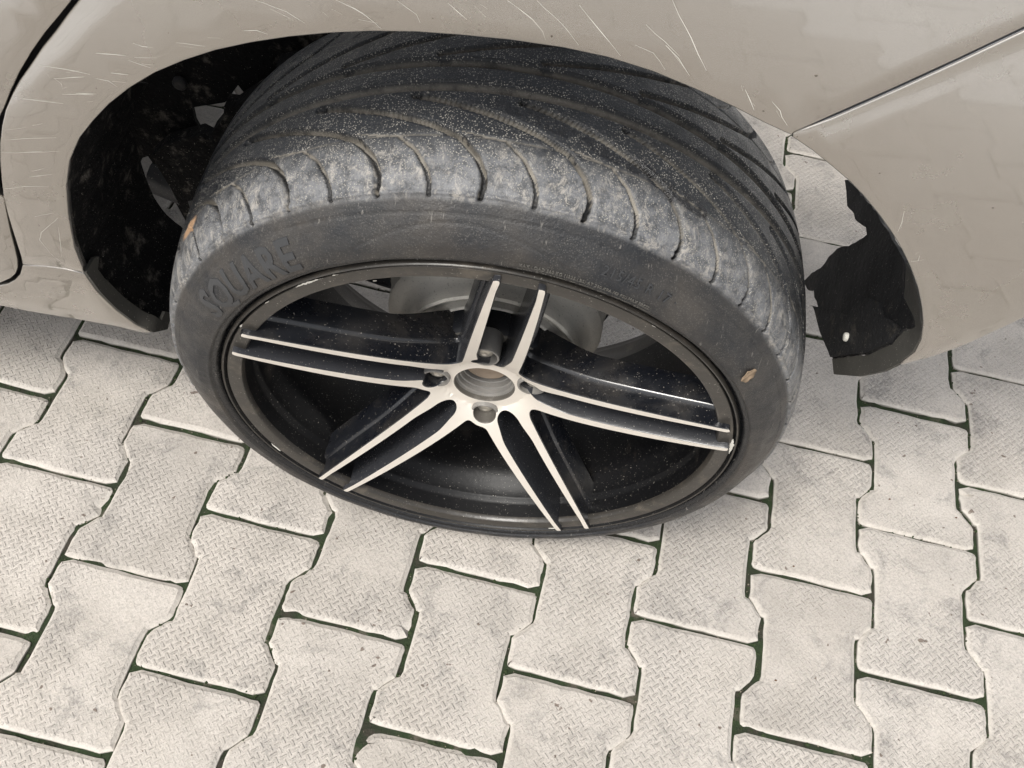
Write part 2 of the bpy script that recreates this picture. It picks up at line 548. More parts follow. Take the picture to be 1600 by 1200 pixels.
variants = [paver_mesh(s) for s in range(7)]
far = []
for c in range(-18, 20):
    for h in range(-26, 24):
        if (h + c) % 2: continue
        x, y = lattice(c, h + .0)
        # stone between the joints at half-rows h-1 and h+1
        if abs(x) > 2.2 or abs(y - .3) > 2.2: continue
        d = math.hypot(x - .05, y - .1)
        (far if d > 1.18 else far if False else None)
        me = variants[random.randrange(7)]
        rz = -YAW + random.gauss(0, .0050) + (math.pi if random.random() < .5 else 0)
        loc = (x + random.gauss(0, .0009), y + random.gauss(0, .0009), random.gauss(0, .0007))
        tilt = (random.gauss(0, .003), random.gauss(0, .003))
        if d > 1.42:
            far.append((me, loc, rz)); continue
        o = bpy.data.objects.new('paver', me)
        C.objects.link(o)
        o.parent = pavement
        o.location = loc; o.rotation_euler = (tilt[0], tilt[1], rz)
bmf = bmesh.new()
for me, loc, rz in far:
    k = len(bmf.verts)
    bmf.from_mesh(me); bmf.verts.ensure_lookup_table()
    bmesh.ops.transform(bmf, matrix=Matrix.Translation(loc) @ Matrix.Rotation(rz, 4, 'Z'), verts=bmf.verts[k:])
mef = bpy.data.meshes.new('outer_pavers'); bmf.to_mesh(mef); bmf.free()
of = bpy.data.objects.new('outer_pavers', mef); C.objects.link(of)
child(of, pavement); of['kind'] = 'stuff'

def grit(name, count, mat, lo, hi, zlo, zhi, inset):
    V, F = [], []
    octa = np.array([(1, 0, 0), (0, 1, 0), (-1, 0, 0), (0, -1, 0), (0, 0, .8), (0, 0, -.8)], float)
    of = [(0, 1, 4), (1, 2, 4), (2, 3, 4), (3, 0, 4), (1, 0, 5), (2, 1, 5), (3, 2, 5), (0, 3, 5)]
    P0 = paver_outline(3)
    cells = [(c, h) for c in range(-9, 10) for h in range(-7, 12) if (h + c) % 2 == 0]
    for _ in range(count):
        c, h = cells[rng.integers(len(cells))]
        cx, cy = lattice(c, h)
        i = rng.integers(len(P0)); t = rng.random(); q = P0[i] * (1 - t) + P0[(i + 1) % len(P0)] * t
        q = q * (1 + .018) + rng.normal(0, inset, 2)
        # clumps gather in some stretches of joint
        if math.sin(cx * 9 + q[1] * 40) + math.sin(cy * 11 + q[0] * 31) < rng.uniform(-1.4, 1.4): continue
        x, y = cx + ca * q[0] + sa * q[1], cy - sa * q[0] + ca * q[1]
        r = rng.uniform(lo, hi); b0 = len(V)
        o8 = octa * r * (1 + rng.normal(0, .25, octa.shape))
        V += [(x + a_, y + b_, rng.uniform(zlo, zhi) + c_) for a_, b_, c_ in o8]
        F += [tuple(b0 + k for k in f) for f in of]
    o = mesh_obj(name, V, F, mat, smooth=False)
    return o


M_mossy = plain('moss_clump_green', (.045, .062, .030), .95, spec=.1)
M_sand = plain('joint_sand', (.25, .22, .175), .9, spec=.2)
gm = grit('moss_clumps', 7000, M_mossy, .0009, .0024, -.0058, -.0030, .0011)
tag(gm, 'dark green moss growing in the joints of the paving', 'moss', kind='stuff')
gs = grit('joint_sand', 5000, M_sand, .0004, .0011, -.0052, -.0028, .0014)
tag(gs, 'pale sand and grit lying in the paving joints', 'sand', kind='stuff')

# ------------------------------------------------------------------ the car and its wheel
car = empty('parked_car', (0, .85, 0))
tag(car, 'silver beige car with a scratched rear wing and dusty black alloy wheel', 'car')
WC = np.array([.0026, -.0027, .3112 - .0195])
TL = -.0478
AX = np.array([0, -math.cos(TL), math.sin(TL)])        # outward
UX = np.array([-1., 0, 0])
VZ = np.array([0, math.sin(TL), math.cos(TL)])
wheel = empty('wheel', tuple(WC), car)


def wp(x, z, s):
    x, z, s = np.broadcast_arrays(np.asarray(x, float), np.asarray(z, float), np.asarray(s, float))
    return WC + x[..., None] * UX + z[..., None] * VZ + s[..., None] * AX


def lathe(name, prof, mat, parent, n=192, sharp=38, closed=False, inc=1, axis0=None):
    P = np.array(prof, float)               # (s, r)
    t = np.linspace(0, 2 * math.pi, n, endpoint=False)
    x = P[None, :, 1] * np.cos(t)[:, None]; z = P[None, :, 1] * np.sin(t)[:, None]
    G = wp(x, z, np.broadcast_to(P[None, :, 0], x.shape))
    return grid_obj(name, G, mat, parent, close_u=True, close_v=closed, recalc=True, sharp=sharp)


# ---- tyre: lathe with a swept directional tread cut into it
SC = -.1255                                       # mid plane
half = [(-.0060, .2385), (-.0050, .2412), (-.0015, .2432), (.0004, .2450), (.0008, .2466), (.0010, .2478), (.0030, .2495), (.0030, .2540), (.0016, .2600), (-.0015, .2650), (-.0060, .2705),
        (-.0120, .2765), (-.0175, .2815), (-.0222, .2853), (-.0280, .2888), (-.0360, .2922), (-.0480, .2953), (-.0660, .2984), (-.0900, .3008), (-.1255, .3020)]
half = np.array(half)


def catmull(P, per):
    P = np.vstack([2 * P[0] - P[1], P, 2 * P[-1] - P[-2]])
    out = []
    for i in range(1, len(P) - 2):
        L = np.linalg.norm(P[i + 1] - P[i]); k = max(2, int(round(L / per)))
        for t in np.arange(k) / k:
            a, b_, c_, d_ = P[i - 1], P[i], P[i + 1], P[i + 2]
            out.append(.5 * (2 * b_ + (c_ - a) * t + (2 * a - 5 * b_ + 4 * c_ - d_) * t * t + (3 * b_ - a - 3 * c_ + d_) * t ** 3))
    out.append(P[-2])
    return np.array(out)


hp = catmull(half, .00115)
back = hp[::-1][1:].copy(); back[:, 0] = 2 * SC - back[:, 0]
prof = np.vstack([hp, back])
NTH = 1680
th = np.linspace(0, 360, NTH, endpoint=False)
S_, R_ = prof[:, 0], prof[:, 1]
TH, SS = np.meshgrid(th, S_ * 1000, indexing='ij')
Rg = np.broadcast_to(R_[None], TH.shape).copy()


def gdist(line, period, phase):
    """distance in mm from every lattice point to a polyline given in (deg, mm) repeated round the wheel"""
    line = np.array(line, float)
    rel = (TH - phase) % period
    best = np.full(TH.shape, 1e9)
    along = np.zeros(TH.shape)
    lens = np.r_[0, np.cumsum(np.hypot(np.diff(line[:, 0]) * 5.2, np.diff(line[:, 1])))]
    rows = (SS[0] > line[:, 1].min() - 12) & (SS[0] < line[:, 1].max() + 12)
    kmin = int(math.floor(line[:, 0].min() / period)) - 1; kmax = int(math.ceil(line[:, 0].max() / period)) + 1
    for k in range(kmin, kmax + 1):
        x = (rel[:, rows] + k * period) * 5.2; y = SS[:, rows]
        for i in range(len(line) - 1):
            ax, ay = line[i][0] * 5.2, line[i][1]; bx, by = line[i + 1][0] * 5.2, line[i + 1][1]
            L2 = (bx - ax) ** 2 + (by - ay) ** 2
            t = np.clip(((x - ax) * (bx - ax) + (y - ay) * (by - ay)) / L2, 0, 1)
            d = np.hypot(x - ax - t * (bx - ax), y - ay - t * (by - ay))
            bb = best[:, rows]; aa = along[:, rows]
            m = d < bb
            bb[m] = d[m]; aa[m] = (lens[i] + t * math.sqrt(L2))[m] / lens[-1]
            best[:, rows] = bb; along[:, rows] = aa
    return best, along


def sstep(x, a, b):
    t = np.clip((x - a) / (b - a), 0, 1); return t * t * (3 - 2 * t)


groove = np.zeros(TH.shape)
depth = np.zeros(TH.shape)


def cut(line, period, phase, w, dp, w1=None):
    global groove, depth
    d, al = gdist(line, period, phase)
    ww = w if w1 is None else w + (w1 - w) * al
    g = 1 - sstep(d, ww * .72, ww * 1.08)
    depth = np.maximum(depth, g * dp); groove = np.maximum(groove, g)


gA = [(-26.5, -102.5), (-25, -101), (-22, -97), (-15, -86.5), (-8.6, -75), (-4.2, -64.5), (-1.5, -50), (-.2, -37), (0, -29), (-.3, -21.5)]
gB = [(-5.2, -64.5), (-2.6, -53), (-.7, -38), (0, -28), (0, -21.5)]
cut(gA, 15, 88.0, 3.5, 8.0, 2.2)
cut(gB, 15, 80.4, 1.2, 2.6, 2.2)
mir = lambda l: [(a, 2 * SC * 1000 - s) for a, s in l]
cut(mir(gA), 15, 90.0, 3.0, 7.0, 2.4)
cut(mir(gB), 15, 83.0, .9, 2.0, 1.8)
cut([(-11.5, -69), (-9.5, -67.2), (-7.2, -65.7), (-5.2, -64.5)], 15, 80.4, .5, .9, .7)
for s0, w, dp in ((-112.5, 5.0, 8.5), (-138.5, 5.2, 8.5)):
    d = np.abs(SS - s0); g = 1 - sstep(d, w * .72, w * 1.05)
    depth = np.maximum(depth, g * dp); groove = np.maximum(groove, g)
for s0, w, dp in ((-65.3, .8, 1.0), (2 * SC * 1000 + 65.3, .8, 1.0)):
    d = np.abs(SS - s0); g = 1 - sstep(d, w * .5, w * 1.1)
    depth = np.maximum(depth, g * dp); groove = np.maximum(groove, g * .8)
# side-wall rings (fine moulded lines) as relief
relief = np.zeros(TH.shape)
outer = (np.arange(len(S_)) < len(hp))
for r0, w, hgt in ((.2853, 1.3, 1.2), (.2838, .9, -1.0), (.2768, .8, -.7), (.2505, .8, .5)):
    d = np.abs(R_ - r0) * 1000 * 1.6
    relief[:, outer] += (hgt * (1 - sstep(d, w * .4, w * 1.3)))[None, outer]
# two long moulded swooshes on the side wall
for (t0, t1, ra, rb, bow) in ((66, 104, .2590, .2560, .0150), (106, 150, .2760, .2600, .004), (26, 64, .2745, .2760, .003)):
    tt = np.linspace(0, 1, 40); tth = t0 + (t1 - t0) * tt; rr = ra + (rb - ra) * tt + bow * np.sin(math.pi * tt)
    rl = np.interp(th, tth, rr, left=0, right=0)
    d = np.abs(Rg - rl[:, None]) * 1000
    relief[:, outer] -= (.45 * (1 - sstep(d, .3, .9)))[:, outer]
# block wear and unevenness
wear = .25 * np.sin(np.radians(TH * 24 + SS * 2)) * (np.abs(SS - SC * 1000) > 50)
# normal direction of the profile
dP = np.gradient(prof, axis=0)
Nn = np.stack([dP[:, 1], -dP[:, 0]], 1); Nn /= np.linalg.norm(Nn, axis=1)[:, None]
if Nn[len(hp) - 1, 1] < 0: Nn = -Nn
off = (-depth * 1.0 + relief + wear * .6) / 1000
Sg = SS / 1000 + off * Nn[None, :, 0]
Rr = Rg + off * Nn[None, :, 1]
tr = np.radians(TH)
wgt = sstep(Rg, .246, .287)
G = wp(Rr * np.cos(tr) + .0035 * wgt, Rr * np.sin(tr) + .0045 * wgt, Sg)
low = G[..., 2].min()
G[..., 2] = np.where(G[..., 2] < .004, np.maximum(.0002, G[..., 2]), G[..., 2])
print('TYRE lowest point', low)
sh = sstep(SS, -74, -38) * (1 - sstep(SS, -21, -17)) * outer[None] * 1.0
sidea = (1 - sstep(Rg, .2830, .2862)) * outer[None]
shf = sh
clay = np.exp(-(((TH - 31.0) / 4.0) ** 2 + ((SS + 60) / 9.0) ** 2))
wd, _wa = gdist([(89, -97), (96, -86), (103, -77), (109.5, -73), (115, -66), (120, -64)], 360, 0.0)
wet = 1 - sstep(wd, 3.5, 9.5)
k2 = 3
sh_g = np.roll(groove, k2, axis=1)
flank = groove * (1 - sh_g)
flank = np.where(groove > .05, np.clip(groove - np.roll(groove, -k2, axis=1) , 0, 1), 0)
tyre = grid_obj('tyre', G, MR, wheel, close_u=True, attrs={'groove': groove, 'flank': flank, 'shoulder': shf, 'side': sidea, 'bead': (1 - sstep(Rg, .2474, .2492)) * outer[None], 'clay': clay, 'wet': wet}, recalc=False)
# inner lining of the tyre, so that it is a hollow body with thickness
inn = [(-.0060, .2385), (-.0075, .2372), (-.012, .2400), (-.011, .2550), (-.018, .2680), (-.040, .2800), (-.08, .2860), (-.1255, .2880)]
inn = inn + [(2 * SC - s, r) for s, r in inn[::-1][1:]]
lathe('tyre_lining', inn, M_dark, wheel, n=96)

# ---- rim barrel: flange, lip, drop centre, inner flange
rimp = [(-.010, .2392), (-.0035, .2402), (-.0005, .2398), (.0006, .2388), (.0000, .2377), (-.0028, .2368), (-.0036, .2358), (-.0022, .2350), (-.0014, .2345),
        (-.0016, .2240), (-.0022, .2222), (-.0042, .2210), (-.0080, .2204), (-.0220, .2196), (-.0260, .2188), (-.0285, .2165), (-.0310, .2158), (-.0440, .2145), (-.0480, .2110), (-.0640, .2080), (-.100, .2060), (-.150, .2075),
        (-.200, .2105), (-.222, .2150), (-.232, .2250), (-.238, .2285)]
rimb = [(-.241, .2300), (-.236, .2340), (-.228, .2320), (-.218, .2190), (-.150, .2115), (-.100, .2105), (-.066, .2125), (-.050, .2230), (-.020, .2300)]
P = np.array(rimp + rimb)
o = lathe('rim', P, M_barrel, wheel, closed=True, sharp=40)
# the painted lip is browner with road dust: second material on the outer faces
o.data.materials.append(M_lip)
me = o.data
cs = np.zeros(len(me.polygons) * 3); me.polygons.foreach_get('center', cs); cs = cs.reshape(-1, 3) - WC
sv2 = cs @ AX; rv2 = np.hypot(cs @ UX, cs @ VZ)
me.polygons.foreach_set('material_index', (((sv2 > -.0090) & (rv2 < .2352)) | ((sv2 > -.004) & (rv2 > .2378)) | (sv2 < -.205)).astype(np.int32))

# ---- spider: five pairs of spokes and the hub plate from one drawn outline
PH0 = 23.177


def face_s(r):
    return -.0466 + .0506 * np.clip((r - .0416) / .1864, 0, 1) ** .6266


HG = .00085
gx = np.arange(-.236, .2361, HG)
GX, GZ = np.meshgrid(gx, gx, indexing='ij')


def smin(a, b, k):
    h = np.clip(.5 + .5 * (b - a) / k, 0, 1)
    return b + (a - b) * h - k * h * (1 - h)


POCKETS = [(.0471, .0050), (-.0451, .0158), (-.0034, -.0453), (.0021, .0550)]
BOLTS = [(.0468, .0040), (-.0478, .0110), (-.0026, -.0500), (.0029, .0512)]


def field(X, Z):
    r = np.hypot(X, Z)
    f = r - .050
    gaps = np.full(X.shape, 1e3)
    for i in range(5):
        p = math.radians(PH0 + 72 * i)
        u = X * math.cos(p) + Z * math.sin(p); v = -X * math.sin(p) + Z * math.cos(p)
        q = (np.clip(u, .04, .24) - .15) / .1
        w0 = .0236 - .0039 * q - .0015 * q * q
        w1 = .0163 - .0004 * q
        av = np.abs(v)
        w1 = np.minimum(w1, w0 - .0045)
        bar = np.maximum(np.maximum(av - w0, .030 - u), u - 1)
        f = smin(f, bar, .010)
        wi = (w1 - .0005) * (1 - .28 * (1 - sstep(u, .05, .085)))
        cap = np.where(u < .0560, np.hypot((u - .0560) * .95, v) - wi, av - wi)
        gaps = np.minimum(gaps, cap)
    f = np.maximum(f, -gaps)
    f = np.maximum(f, r - .2318)
    f = np.maximum(f, .0300 - r)
    for px_, pz_ in POCKETS:
        f = smin(f, np.hypot(X - px_, Z - pz_) - .0160, .005)
    f = np.maximum(f, -gaps)
    f = np.maximum(f, .0300 - r)
    for px_, pz_ in POCKETS:
        f = np.maximum(f, .0118 - np.hypot(X - px_, Z - pz_))
    return f


FV = field(GX, GZ)


def contours(F, xs):
    """marching squares, returns closed loops of points"""
    seg = {}
    n = F.shape[0]
    ins = F < 0

    def pt(key):
        i, j, d = key
        a = F[i, j]; b_ = F[i + 1, j] if d == 0 else F[i, j + 1]
        t = a / (a - b_)
        return (xs[i] + (t * HG if d == 0 else 0), xs[j] + (t * HG if d == 1 else 0))
    code = ins[:-1, :-1] * 1 + ins[1:, :-1] * 2 + ins[1:, 1:] * 4 + ins[:-1, 1:] * 8
    for i, j in zip(*np.nonzero((code > 0) & (code < 15))):
        e = [(i, j, 0), (i + 1, j, 1), (i, j + 1, 0), (i, j, 1)]     # bottom right top left
        c = code[i, j]
        T = {1: [(3, 0)], 2: [(0, 1)], 3: [(3, 1)], 4: [(1, 2)], 5: [(3, 0), (1, 2)], 6: [(0, 2)], 7: [(3, 2)], 8: [(2, 3)], 9: [(2, 0)],
             10: [(0, 1), (2, 3)], 11: [(2, 1)], 12: [(1, 3)], 13: [(1, 0)], 14: [(0, 3)]}[int(c)]
        for a, b_ in T:
            seg.setdefault(e[a], []).append(e[b_]); seg.setdefault(e[b_], []).append(e[a])
    loops = []
    seen = set()
    for k in seg:
        if k in seen: continue
        lp = [k]; seen.add(k); cur = k
        while True:
            nx = [q for q in seg[cur] if q not in seen]
            if not nx: break
            cur = nx[0]; seen.add(cur); lp.append(cur)
        if len(lp) > 8: loops.append(np.array([pt(q) for q in lp]))
    return loops


loops = []
for lp in contours(FV, gx):
    # light smoothing, then even resampling
    for _ in range(2): lp = (np.roll(lp, 1, 0) + 2 * lp + np.roll(lp, -1, 0)) / 4
    c = np.vstack([lp, lp[:1]]); L = np.r_[0, np.cumsum(np.linalg.norm(np.diff(c, axis=0), axis=1))]
    k = max(12, int(L[-1] / .0024)); t = np.linspace(0, L[-1], k, endpoint=False)
    loops.append(np.stack([np.interp(t, L, c[:, 0]), np.interp(t, L, c[:, 1])], 1))

eps = 1e-4


def grad(P):
    a = np.stack([field(P[:, 0] + eps, P[:, 1]) - field(P[:, 0] - eps, P[:, 1]), field(P[:, 0], P[:, 1] + eps) - field(P[:, 0], P[:, 1] - eps)], 1)
    n_ = np.linalg.norm(a, axis=1)[:, None]
    return a / np.maximum(n_, 1e-9)


def outward(lp):
    t = np.roll(lp, -1, 0) - np.roll(lp, 1, 0); nn = np.stack([t[:, 1], -t[:, 0]], 1); nn /= np.linalg.norm(nn, axis=1)[:, None]
    g = grad(lp)
    if (nn * g).sum() < 0: nn = -nn
    for _ in range(2): nn = (np.roll(nn, 1, 0) + nn * 2 + np.roll(nn, -1, 0)) / 4
    return nn / np.linalg.norm(nn, axis=1)[:, None]


pts2, edges = [], []
lay = []          # wall layers per loop
for lp in loops:
    b0 = len(pts2); m = len(lp)
    pts2 += [Vector(p_) for p_ in lp]; edges += [(b0 + i, b0 + (i + 1) % m) for i in range(m)]
sub = 4
ii, jj = np.nonzero(FV[::sub, ::sub] < -.0016)
for i, j in zip(ii, jj): pts2.append(Vector((gx[i * sub], gx[j * sub])))
cv, ce, cf, ov, oe, of_ = delaunay_2d_cdt(pts2, edges, [], 0, 1e-6)
cvn = np.array([tuple(p_) for p_ in cv])
cen = np.array([cvn[list(f)].mean(0) for f in cf])
keep = field(cen[:, 0], cen[:, 1]) < 0
tris = [list(f) for f, k in zip(cf, keep) if k]
cen = cen[keep]


def part_of(c):
    r = np.hypot(c[:, 0], c[:, 1]); a_ = (np.degrees(np.arctan2(c[:, 1], c[:, 0])) - PH0 + 36) % 360
    i = (a_ // 72).astype(int); side = ((a_ % 72) > 36).astype(int)
    return np.where(r < .082, -1, i * 2 + side)


buckets = {k: ([], [], [], {}) for k in range(-1, 10)}      # verts, faces, mat index, lookup


def vput(b, key, co):
    V, _, _, lk = b
    if key not in lk: lk[key] = len(V); V.append(co)
    return lk[key]


fr = np.hypot(cvn[:, 0], cvn[:, 1])
front3 = wp(cvn[:, 0], cvn[:, 1], face_s(fr))
for f, k in zip(tris, part_of(cen)):
    b = buckets[int(k)]
    b[1].append([vput(b, ('f', i), front3[i]) for i in f]); b[2].append(0)
# side walls, four steps: small edge, draft, ledge, lower draft
for lp in loops:
    nn = outward(lp)
    r = np.hypot(lp[:, 0], lp[:, 1])
    bore = r.max() < .034
    pocket = (r.max() < .066) and not bore
    steps = [(.0003, 0.0), (.0009, .0007), (.0022, .014), (.0030, .0165), (.0052, .0180), (.0062, .0200), (.0078, .044)]
    if bore: steps = [(.0002, 0), (.0008, .0006), (.0012, .008), (-.0015, .0085), (-.0015, .014), (-.003, .0145), (-.003, .05)]
    if pocket: steps = [(.0002, 0), (.0006, .0006), (.001, .01), (.0012, .014), (.0012, .02), (.0014, .03), (.0014, .045)]
    fs = face_s(r)
    # outer ends run into the lip
    tipk = sstep(r, .205, .226)
    rings = []
    for o_, d_ in steps:
        o2 = o_ * (1 - .75 * sstep(r, .224, .2296)) if not (bore or pocket) else o_
        q = lp + nn * np.asarray(o2).reshape(-1, 1) if np.ndim(o2) else lp + nn * o2
        q = lp if d_ == 0 else q
        if not (bore or pocket):
            rr0 = np.hypot(lp[:, 0], lp[:, 1]); a0 = np.abs(((np.degrees(np.arctan2(lp[:, 1], lp[:, 0])) - PH0 + 36) % 72) - 36)
            gw = (rr0 * np.sin(np.radians(a0)) < np.where(rr0 > .2, .0172, .0200))[:, None]
            q = np.where(gw, lp + nn * (min(o_, .0007) + d_ * .05), q)
        dd = d_ * (1.0 + .35 * (1 - sstep(r, .05, .12))) if not bore else d_
        rings.append(wp(q[:, 0], q[:, 1], fs - dd))
    m = len(lp)
    mid = (lp + np.roll(lp, -1, 0)) / 2
    pk = part_of(mid)
    uu = np.array([abs(((math.degrees(math.atan2(z_, x_)) - PH0 + 36) % 72) - 36) for x_, z_ in mid])
    latm = np.hypot(mid[:, 0], mid[:, 1]) * np.sin(np.radians(uu)); rm = np.hypot(mid[:, 0], mid[:, 1])
    gapwall = latm < np.where(rm > .2, .0172, .0200)
    pairtop = np.abs(((np.degrees(np.arctan2(mid[:, 1], mid[:, 0])) - PH0 - 72 + 180) % 360) - 180) < 36
    for a_ in range(len(rings) - 1):
        for i in range(m):
            j = (i + 1) % m; b = buckets[int(pk[i])]
            key = id(lp)
            b[1].append([vput(b, (key, a_, i), rings[a_][i]), vput(b, (key, a_, j), rings[a_][j]),
                         vput(b, (key, a_ + 1, j), rings[a_ + 1][j]), vput(b, (key, a_ + 1, i), rings[a_ + 1][i])])
            b[2].append(2 if (bore or pocket) else 3 if (gapwall[i] or (pairtop[i] and a_ < 6)) else 1)
for k, (V, F, mi, _) in buckets.items():
    nm = 'hub_plate' if k < 0 else 'spoke'
    o = mesh_obj(nm, V, F, [MF, MK, M_hub, M_flank], wheel, mi=mi, recalc=False, sharp=32)
    bm = bmesh.new(); bm.from_mesh(o.data)
    bmesh.ops.remove_doubles(bm, verts=bm.verts, dist=1e-6)
    bmesh.ops.recalc_face_normals(bm, faces=bm.faces); bm.to_mesh(o.data); bm.free()
    o.data.set_sharp_from_angle(angle=math.radians(32))

# hub pad behind the spokes, with the floor the bolts seat on
lathe('hub_pad', [(-.092, .026), (-.076, .026), (-.0740, .0285), (-.0680, .0310), (-.0680, .0600), (-.072, .0630), (-.085, .0640), (-.092, .064)], M_dark, wheel, closed=True)
lathe('hub_pad_face', [(-.0670, .0350), (-.0662, .0365), (-.0662, .0585), (-.0672, .0600), (-.0690, .0600), (-.0690, .0350)], M_hub, wheel, closed=True)
lathe('bore_rings', [(-.0490, .0293), (-.0540, .0286), (-.0546, .0270), (-.0590, .0266), (-.0596, .0252), (-.0650, .0248), (-.0656, .0238), (-.0800, .0236), (-.0800, .0275), (-.0500, .0298)], M_cup, wheel, closed=True, n=96, sharp=25)
lathe('hub_nose', [(-.0700, .0), (-.0700, .0150), (-.0690, .0165), (-.0672, .0195), (-.0676, .0212), (-.0720, .0222), (-.095, .0225), (-.095, .0)], M_rust, wheel, n=64)
for (cx, cz), (qx, qz) in zip(BOLTS, POCKETS):
    V = []; F = []
    pr = [(-.067, .0105), (-.062, .0105), (-.0600, .0098), (-.0590, .0088), (-.0540, .0088), (-.0515, .0082), (-.0495, .0064), (-.0486, .0030), (-.0492, .0022), (-.0496, .0)]
    for j, (s, r) in enumerate(pr):
        for i in range(24):
            t = i / 24 * 2 * math.pi
            hexr = r * (1.0 + (.08 * abs(math.cos(3 * t)) if 3 <= j <= 5 else 0))
            V.append(wp(cx + hexr * math.cos(t), cz + hexr * math.sin(t), s))
    for j in range(len(pr) - 1):
        for i in range(24):
            F.append([j * 24 + i, j * 24 + (i + 1) % 24, (j + 1) * 24 + (i + 1) % 24, (j + 1) * 24 + i])
    mesh_obj('wheel_bolt', V, F, M_bolt, wheel, sharp=40)
    V = []; F = []
    cp = [(-.0425, .0118), (-.0425, .0134), (-.0440, .0140), (-.0670, .0146), (-.0670, .0112), (-.0560, .0112), (-.0530, .0117)]
    for s_, r_ in cp:
        for i in range(28):
            t = i / 28 * 2 * math.pi; V.append(wp(qx + r_ * math.cos(t), qz + r_ * math.sin(t), s_))
    nq = len(cp)
    for j in range(nq):
        for i in range(28):
            F.append([j * 28 + i, j * 28 + (i + 1) % 28, ((j + 1) % nq) * 28 + (i + 1) % 28, ((j + 1) % nq) * 28 + i])
    mesh_obj('bolt_cup', V, F, M_cup, wheel, sharp=35)

# ---- brake drum, backing plate, stub axle: parts of the car that do not turn
axle = empty('rear_brake', tuple(WC + AX * -.15), car)
lathe('brake_drum', [(-.0925, .0), (-.0925, .058), (-.0960, .0610), (-.0960, .0640), (-.0900, .0655), (-.0885, .0675), (-.0900, .0695), (-.0965, .0715), (-.0985, .0775), (-.0960, .0795), (-.0885, .0815), (-.0870, .0840), (-.0890, .0862), (-.0990, .0885), (-.1080, .0935), (-.1120, .0985), (-.1150, .1040), (-.1200, .1082), (-.1500, .1100), (-.1545, .1125), (-.1620, .1130), (-.1640, .1100), (-.1640, .0)], M_drum, axle, sharp=30)
_d = [o_ for o_ in C.objects if o_.name.startswith('brake_drum')][0].data
_c = np.zeros(len(_d.vertices) * 3); _d.vertices.foreach_get('co', _c); _c = _c.reshape(-1, 3) - WC
_r = np.hypot(_c @ UX, _c @ VZ); _s = _c @ AX
_a = _d.attributes.new('rub_glint', 'FLOAT', 'POINT'); _a.data.foreach_set('value', (((_s > -.0895) & (_r > .06))).astype(np.float32))
lathe('backing_plate', [(-.165, .0), (-.165, .112), (-.168, .119), (-.174, .119), (-.178, .108), (-.186, .08), (-.186, .0)], M_dark, axle, sharp=30)


def tube(name, pts, rad, mat, parent, seg=14, taper=None):
    P = catmull(np.array(pts, float), .02) if len(pts) > 2 else np.array(pts, float)
    G = []
    for i, p_ in enumerate(P):
        t = P[min(i + 1, len(P) - 1)] - P[max(i - 1, 0)]; t /= np.linalg.norm(t)
        u = np.cross(t, [0.1, .2, 1.]); u /= np.linalg.norm(u); w = np.cross(t, u)
        rr = rad if taper is None else rad + (taper - rad) * i / (len(P) - 1)
        a_ = np.linspace(0, 2 * math.pi, seg, endpoint=False)
        G.append(p_ + rr * (np.cos(a_)[:, None] * u + np.sin(a_)[:, None] * w))
    G = np.array(G)
    G = np.concatenate([np.repeat(P[:1], seg, 0)[None], G, np.repeat(P[-1:], seg, 0)[None]])
    return grid_obj(name, G, mat, parent, close_v=True, recalc=True, sharp=50)


hubw = WC + AX * -.19
tube('trailing_arm', [hubw + (0, .0, -.02), hubw + (-.10, .02, -.05), hubw + (-.24, .07, -.07), hubw + (-.42, .12, -.06)], .024, M_dark, axle)
tube('axle_beam', [hubw + (.0, .01, 0), hubw + (-.02, .25, .0), hubw + (-.02, .85, .0)], .034, M_dark, axle)
tube('damper', [hubw + (.05, .05, -.02), hubw + (.04, .06, .12), hubw + (.03, .07, .42)], .021, M_dark, axle)
tube('brake_hose', [hubw + (-.06, .0, .05), hubw + (-.12, .04, .10), hubw + (-.2, .08, .07), hubw + (-.28, .14, .12)], .005, M_dark, axle, seg=8)

# ---- sidewall lettering
def wall_s(r):
    k = np.argsort(hp[:12, 1]); return np.interp(r, hp[:, 1], hp[:, 0])


def lettering(txt, th0, r0, size, mat, name='sidewall_lettering', extrude=.0009, spacing=1.0, shear=0.0, bold=0.0, sx=1.0):
    cu = bpy.data.curves.new(name, 'FONT'); cu.body = txt; cu.size = size; cu.space_character = spacing; cu.shear = shear
    cu.extrude = .0006; cu.offset = bold; cu.resolution_u = 2; cu.align_x = 'CENTER'; cu.align_y = 'CENTER'
    tmp = bpy.data.objects.new('tmp_text', cu); C.objects.link(tmp)
    dg = bpy.context.evaluated_depsgraph_get(); me = bpy.data.meshes.new_from_object(tmp.evaluated_get(dg))
    bpy.data.objects.remove(tmp)
    bm = bmesh.new(); bm.from_mesh(me)
    bmesh.ops.subdivide_edges(bm, edges=[e for e in bm.edges if e.calc_length() > .006], cuts=2)
    bmesh.ops.triangulate(bm, faces=bm.faces)
    V = np.array([v.co[:] for v in bm.verts])
    # glyph x runs clockwise round the tyre as seen from outside (local x is leftwards, so theta grows to the right)
    r = r0 + V[:, 1]
    t = math.radians(th0) + V[:, 0] * sx / r0
    s = wall_s(r) + V[:, 2] + extrude - .0003
    w_ = sstep(r, .246, .287)
    W = wp(r * np.cos(t) + .0035 * w_, r * np.sin(t) + .0045 * w_, s)
    for v, w in zip(bm.verts, W): v.co = w
    bmesh.ops.recalc_face_normals(bm, faces=bm.faces)
    bm.to_mesh(me); bm.free()
    me.materials.clear(); me.materials.append(mat); me.name = name
    o = bpy.data.objects.new(name, me); C.objects.link(o); child(o, wheel)
    return o


